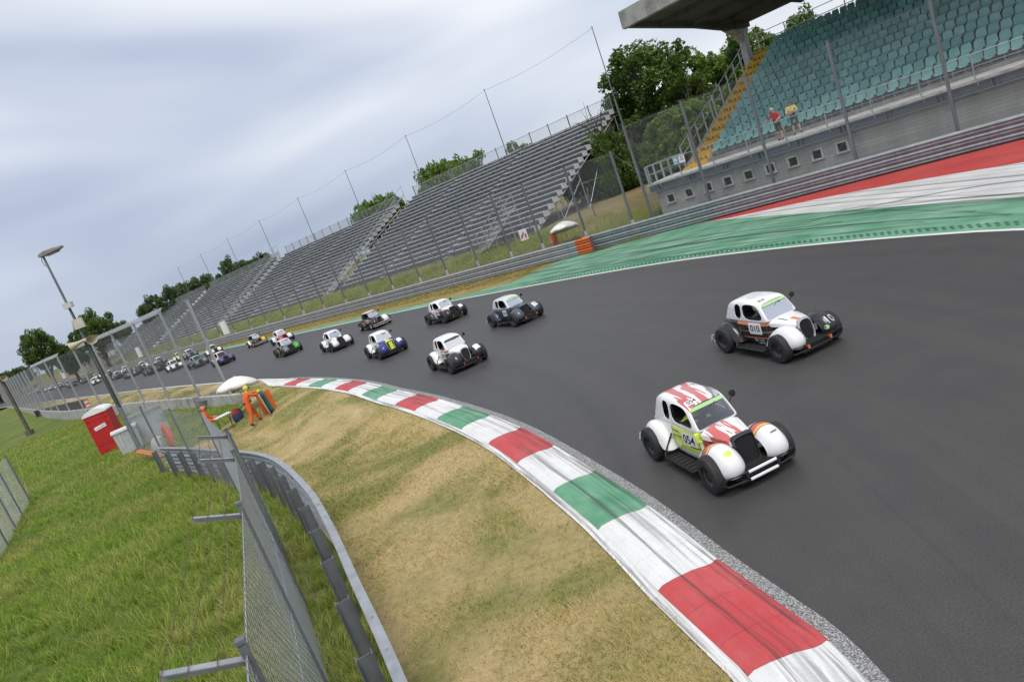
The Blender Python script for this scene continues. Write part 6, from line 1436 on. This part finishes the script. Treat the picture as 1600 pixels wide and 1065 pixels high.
def scatter(poly, n0, power=1.0, seed=1, rmin=4.0):
    """points in a polygon, thinning with distance from the camera"""
    g = np.random.default_rng(seed); poly = np.array(poly); lo, hi = poly.min(0), poly.max(0); out = []
    N = n0; th0, th1 = np.arctan2(poly[:, 0], poly[:, 1]).min(), np.arctan2(poly[:, 0], poly[:, 1]).max(); rr = np.hypot(poly[:, 0], poly[:, 1]); r1 = min(rr.max(), 75)
    u = g.random(N * 2); e = 2 - power; r = (rmin ** e + u * (r1 ** e - rmin ** e)) ** (1 / e) if abs(e) > 1e-3 else rmin * (r1 / rmin) ** u
    th = g.uniform(th0, th1, N * 2); P = np.column_stack([np.sin(th) * r, np.cos(th) * r]); k = in_poly(P, poly) & in_view(P); return P[k][:N]
rail_l = Q2(offset(RAIL, .1))
lush_poly = np.vstack([rail_l, [(-14.8, 29.8)], Q2(offset(WALL, .25)), [(-110, 128), (-70, 40), (-40, 8), (-12, 0)]])
P = scatter(lush_poly, 430000, 1.35, 3)
g = np.random.default_rng(4); cell = .42; ci = np.floor(P / cell); hsh = np.sin(ci @ np.array([127.1, 311.7])) * 43758.5453; h1 = hsh - np.floor(hsh); h2 = np.sin(hsh) * .5 + .5; tc_ = (ci + np.column_stack([h1, h2])) * cell
pull = (h1 > .45) * .62; P = P + (tc_ - P) * (pull * g.random(len(P)) ** .5)[:, None]
tuft = np.where(h1 > .45, h2, .35); r = np.hypot(P[:, 0], P[:, 1]); pn = value_noise(P, .45, 8) * .5 + tuft * .5
keep = g.random(len(P)) < (.62 + .5 * pn); P, r, pn = P[keep], r[keep], pn[keep]
L = (.08 + .34 * pn * g.random(len(P)) ** .5 + .08 * g.random(len(P))) * np.clip(1.05 - .005 * r, .6, 1); W = .0055 + .00045 * r
tag(blades('grass', P, TZA(P) - .03, L, W, .75, M['lush'], True, 5), 'long lush green grass filling the meadow behind the fences', 'grass', kind='stuff')
kb = Q2(offset(INN, 1.08)); kb = kb[(kb[:, 1] < 134)]
dry_poly = np.vstack([kb, Q2(offset(RAIL + [Vector((-14.6, 29.8, 0))] + WALL, -.15))[::-1]])
P = scatter(dry_poly, 900000, 1.25, 6); r = np.hypot(P[:, 0], P[:, 1]); pn = value_noise(P, .6, 9); bare = value_noise(P, .33, 21) * .6 + value_noise(P, 1.1, 22) * .4
keep = g.random(len(P)) < np.clip((bare - .26) * 5, .15, 1); P, r, pn = P[keep], r[keep], pn[keep]
L = .035 + .11 * pn ** 2 * g.random(len(P)) + .035 * g.random(len(P)); W = .008 + .0006 * r
tag(blades('grass', P, TZA(P) - .02, L, W, .9, M['dry'], False, 7), 'short dry straw-coloured grass of the infield beside the kerb', 'grass', kind='stuff')
# bank grass
g = np.random.default_rng(12); n = 150000; s = 130 * g.random(n) ** 1.5 - 3; p_ = .5 + 5.0 * g.random(n) ** .9; dens = value_noise(np.column_stack([s, p_]), .35, 3); k = g.random(n) < np.where(p_ < 4.0 + dens, .95, .12); k &= ~((s < 4) & (g.random(n) < .55)); s, p_ = s[k], p_[k]
XY = np.column_stack([OL.x + US.x * s + PN.x * p_, OL.y + US.y * s + PN.y * p_]); ps = np.array(prof); zz = np.interp(p_, ps[:, 0], ps[:, 1]) * np.where(s < 5, np.minimum(1, .35 + (s + 4.2) / 9), 1) - .03
L = .22 + .35 * g.random(len(s)) * value_noise(XY, .5, 2); tag(blades('grass', XY, zz, L, .02 + .0002 * s, .6, M['bankgrass'], False, 9), 'tall rough grass on the bank between guardrail and bleachers', 'grass', kind='stuff')
# verge grass before the barrier
n = 40000; s = 100 * g.random(n) ** 1.4 ; p_ = -2.6 + 2.5 * g.random(n); XY = np.column_stack([OL.x + US.x * s + PN.x * p_, OL.y + US.y * s + PN.y * p_])
vp_ = np.vstack([Q2(vg_lo), Q2(vg_up)[::-1]]); XY = XY[in_poly(XY, vp_)]
tag(blades('grass', XY, np.full(len(XY), -.012), .05 + .06 * g.random(len(XY)), .03, .8, m_blades('verge_blades', (.19, .21, .05), (.30, .27, .08), (.40, .30, .12), .8, .5, .15), False, 11), 'dry verge grass along the foot of the far guardrail', 'grass', kind='stuff')
sc.cycles.use_denoising = True
sc.cycles.max_bounces = 6; sc.cycles.transparent_max_bounces = 12; sc.cycles.sample_clamp_indirect = 4
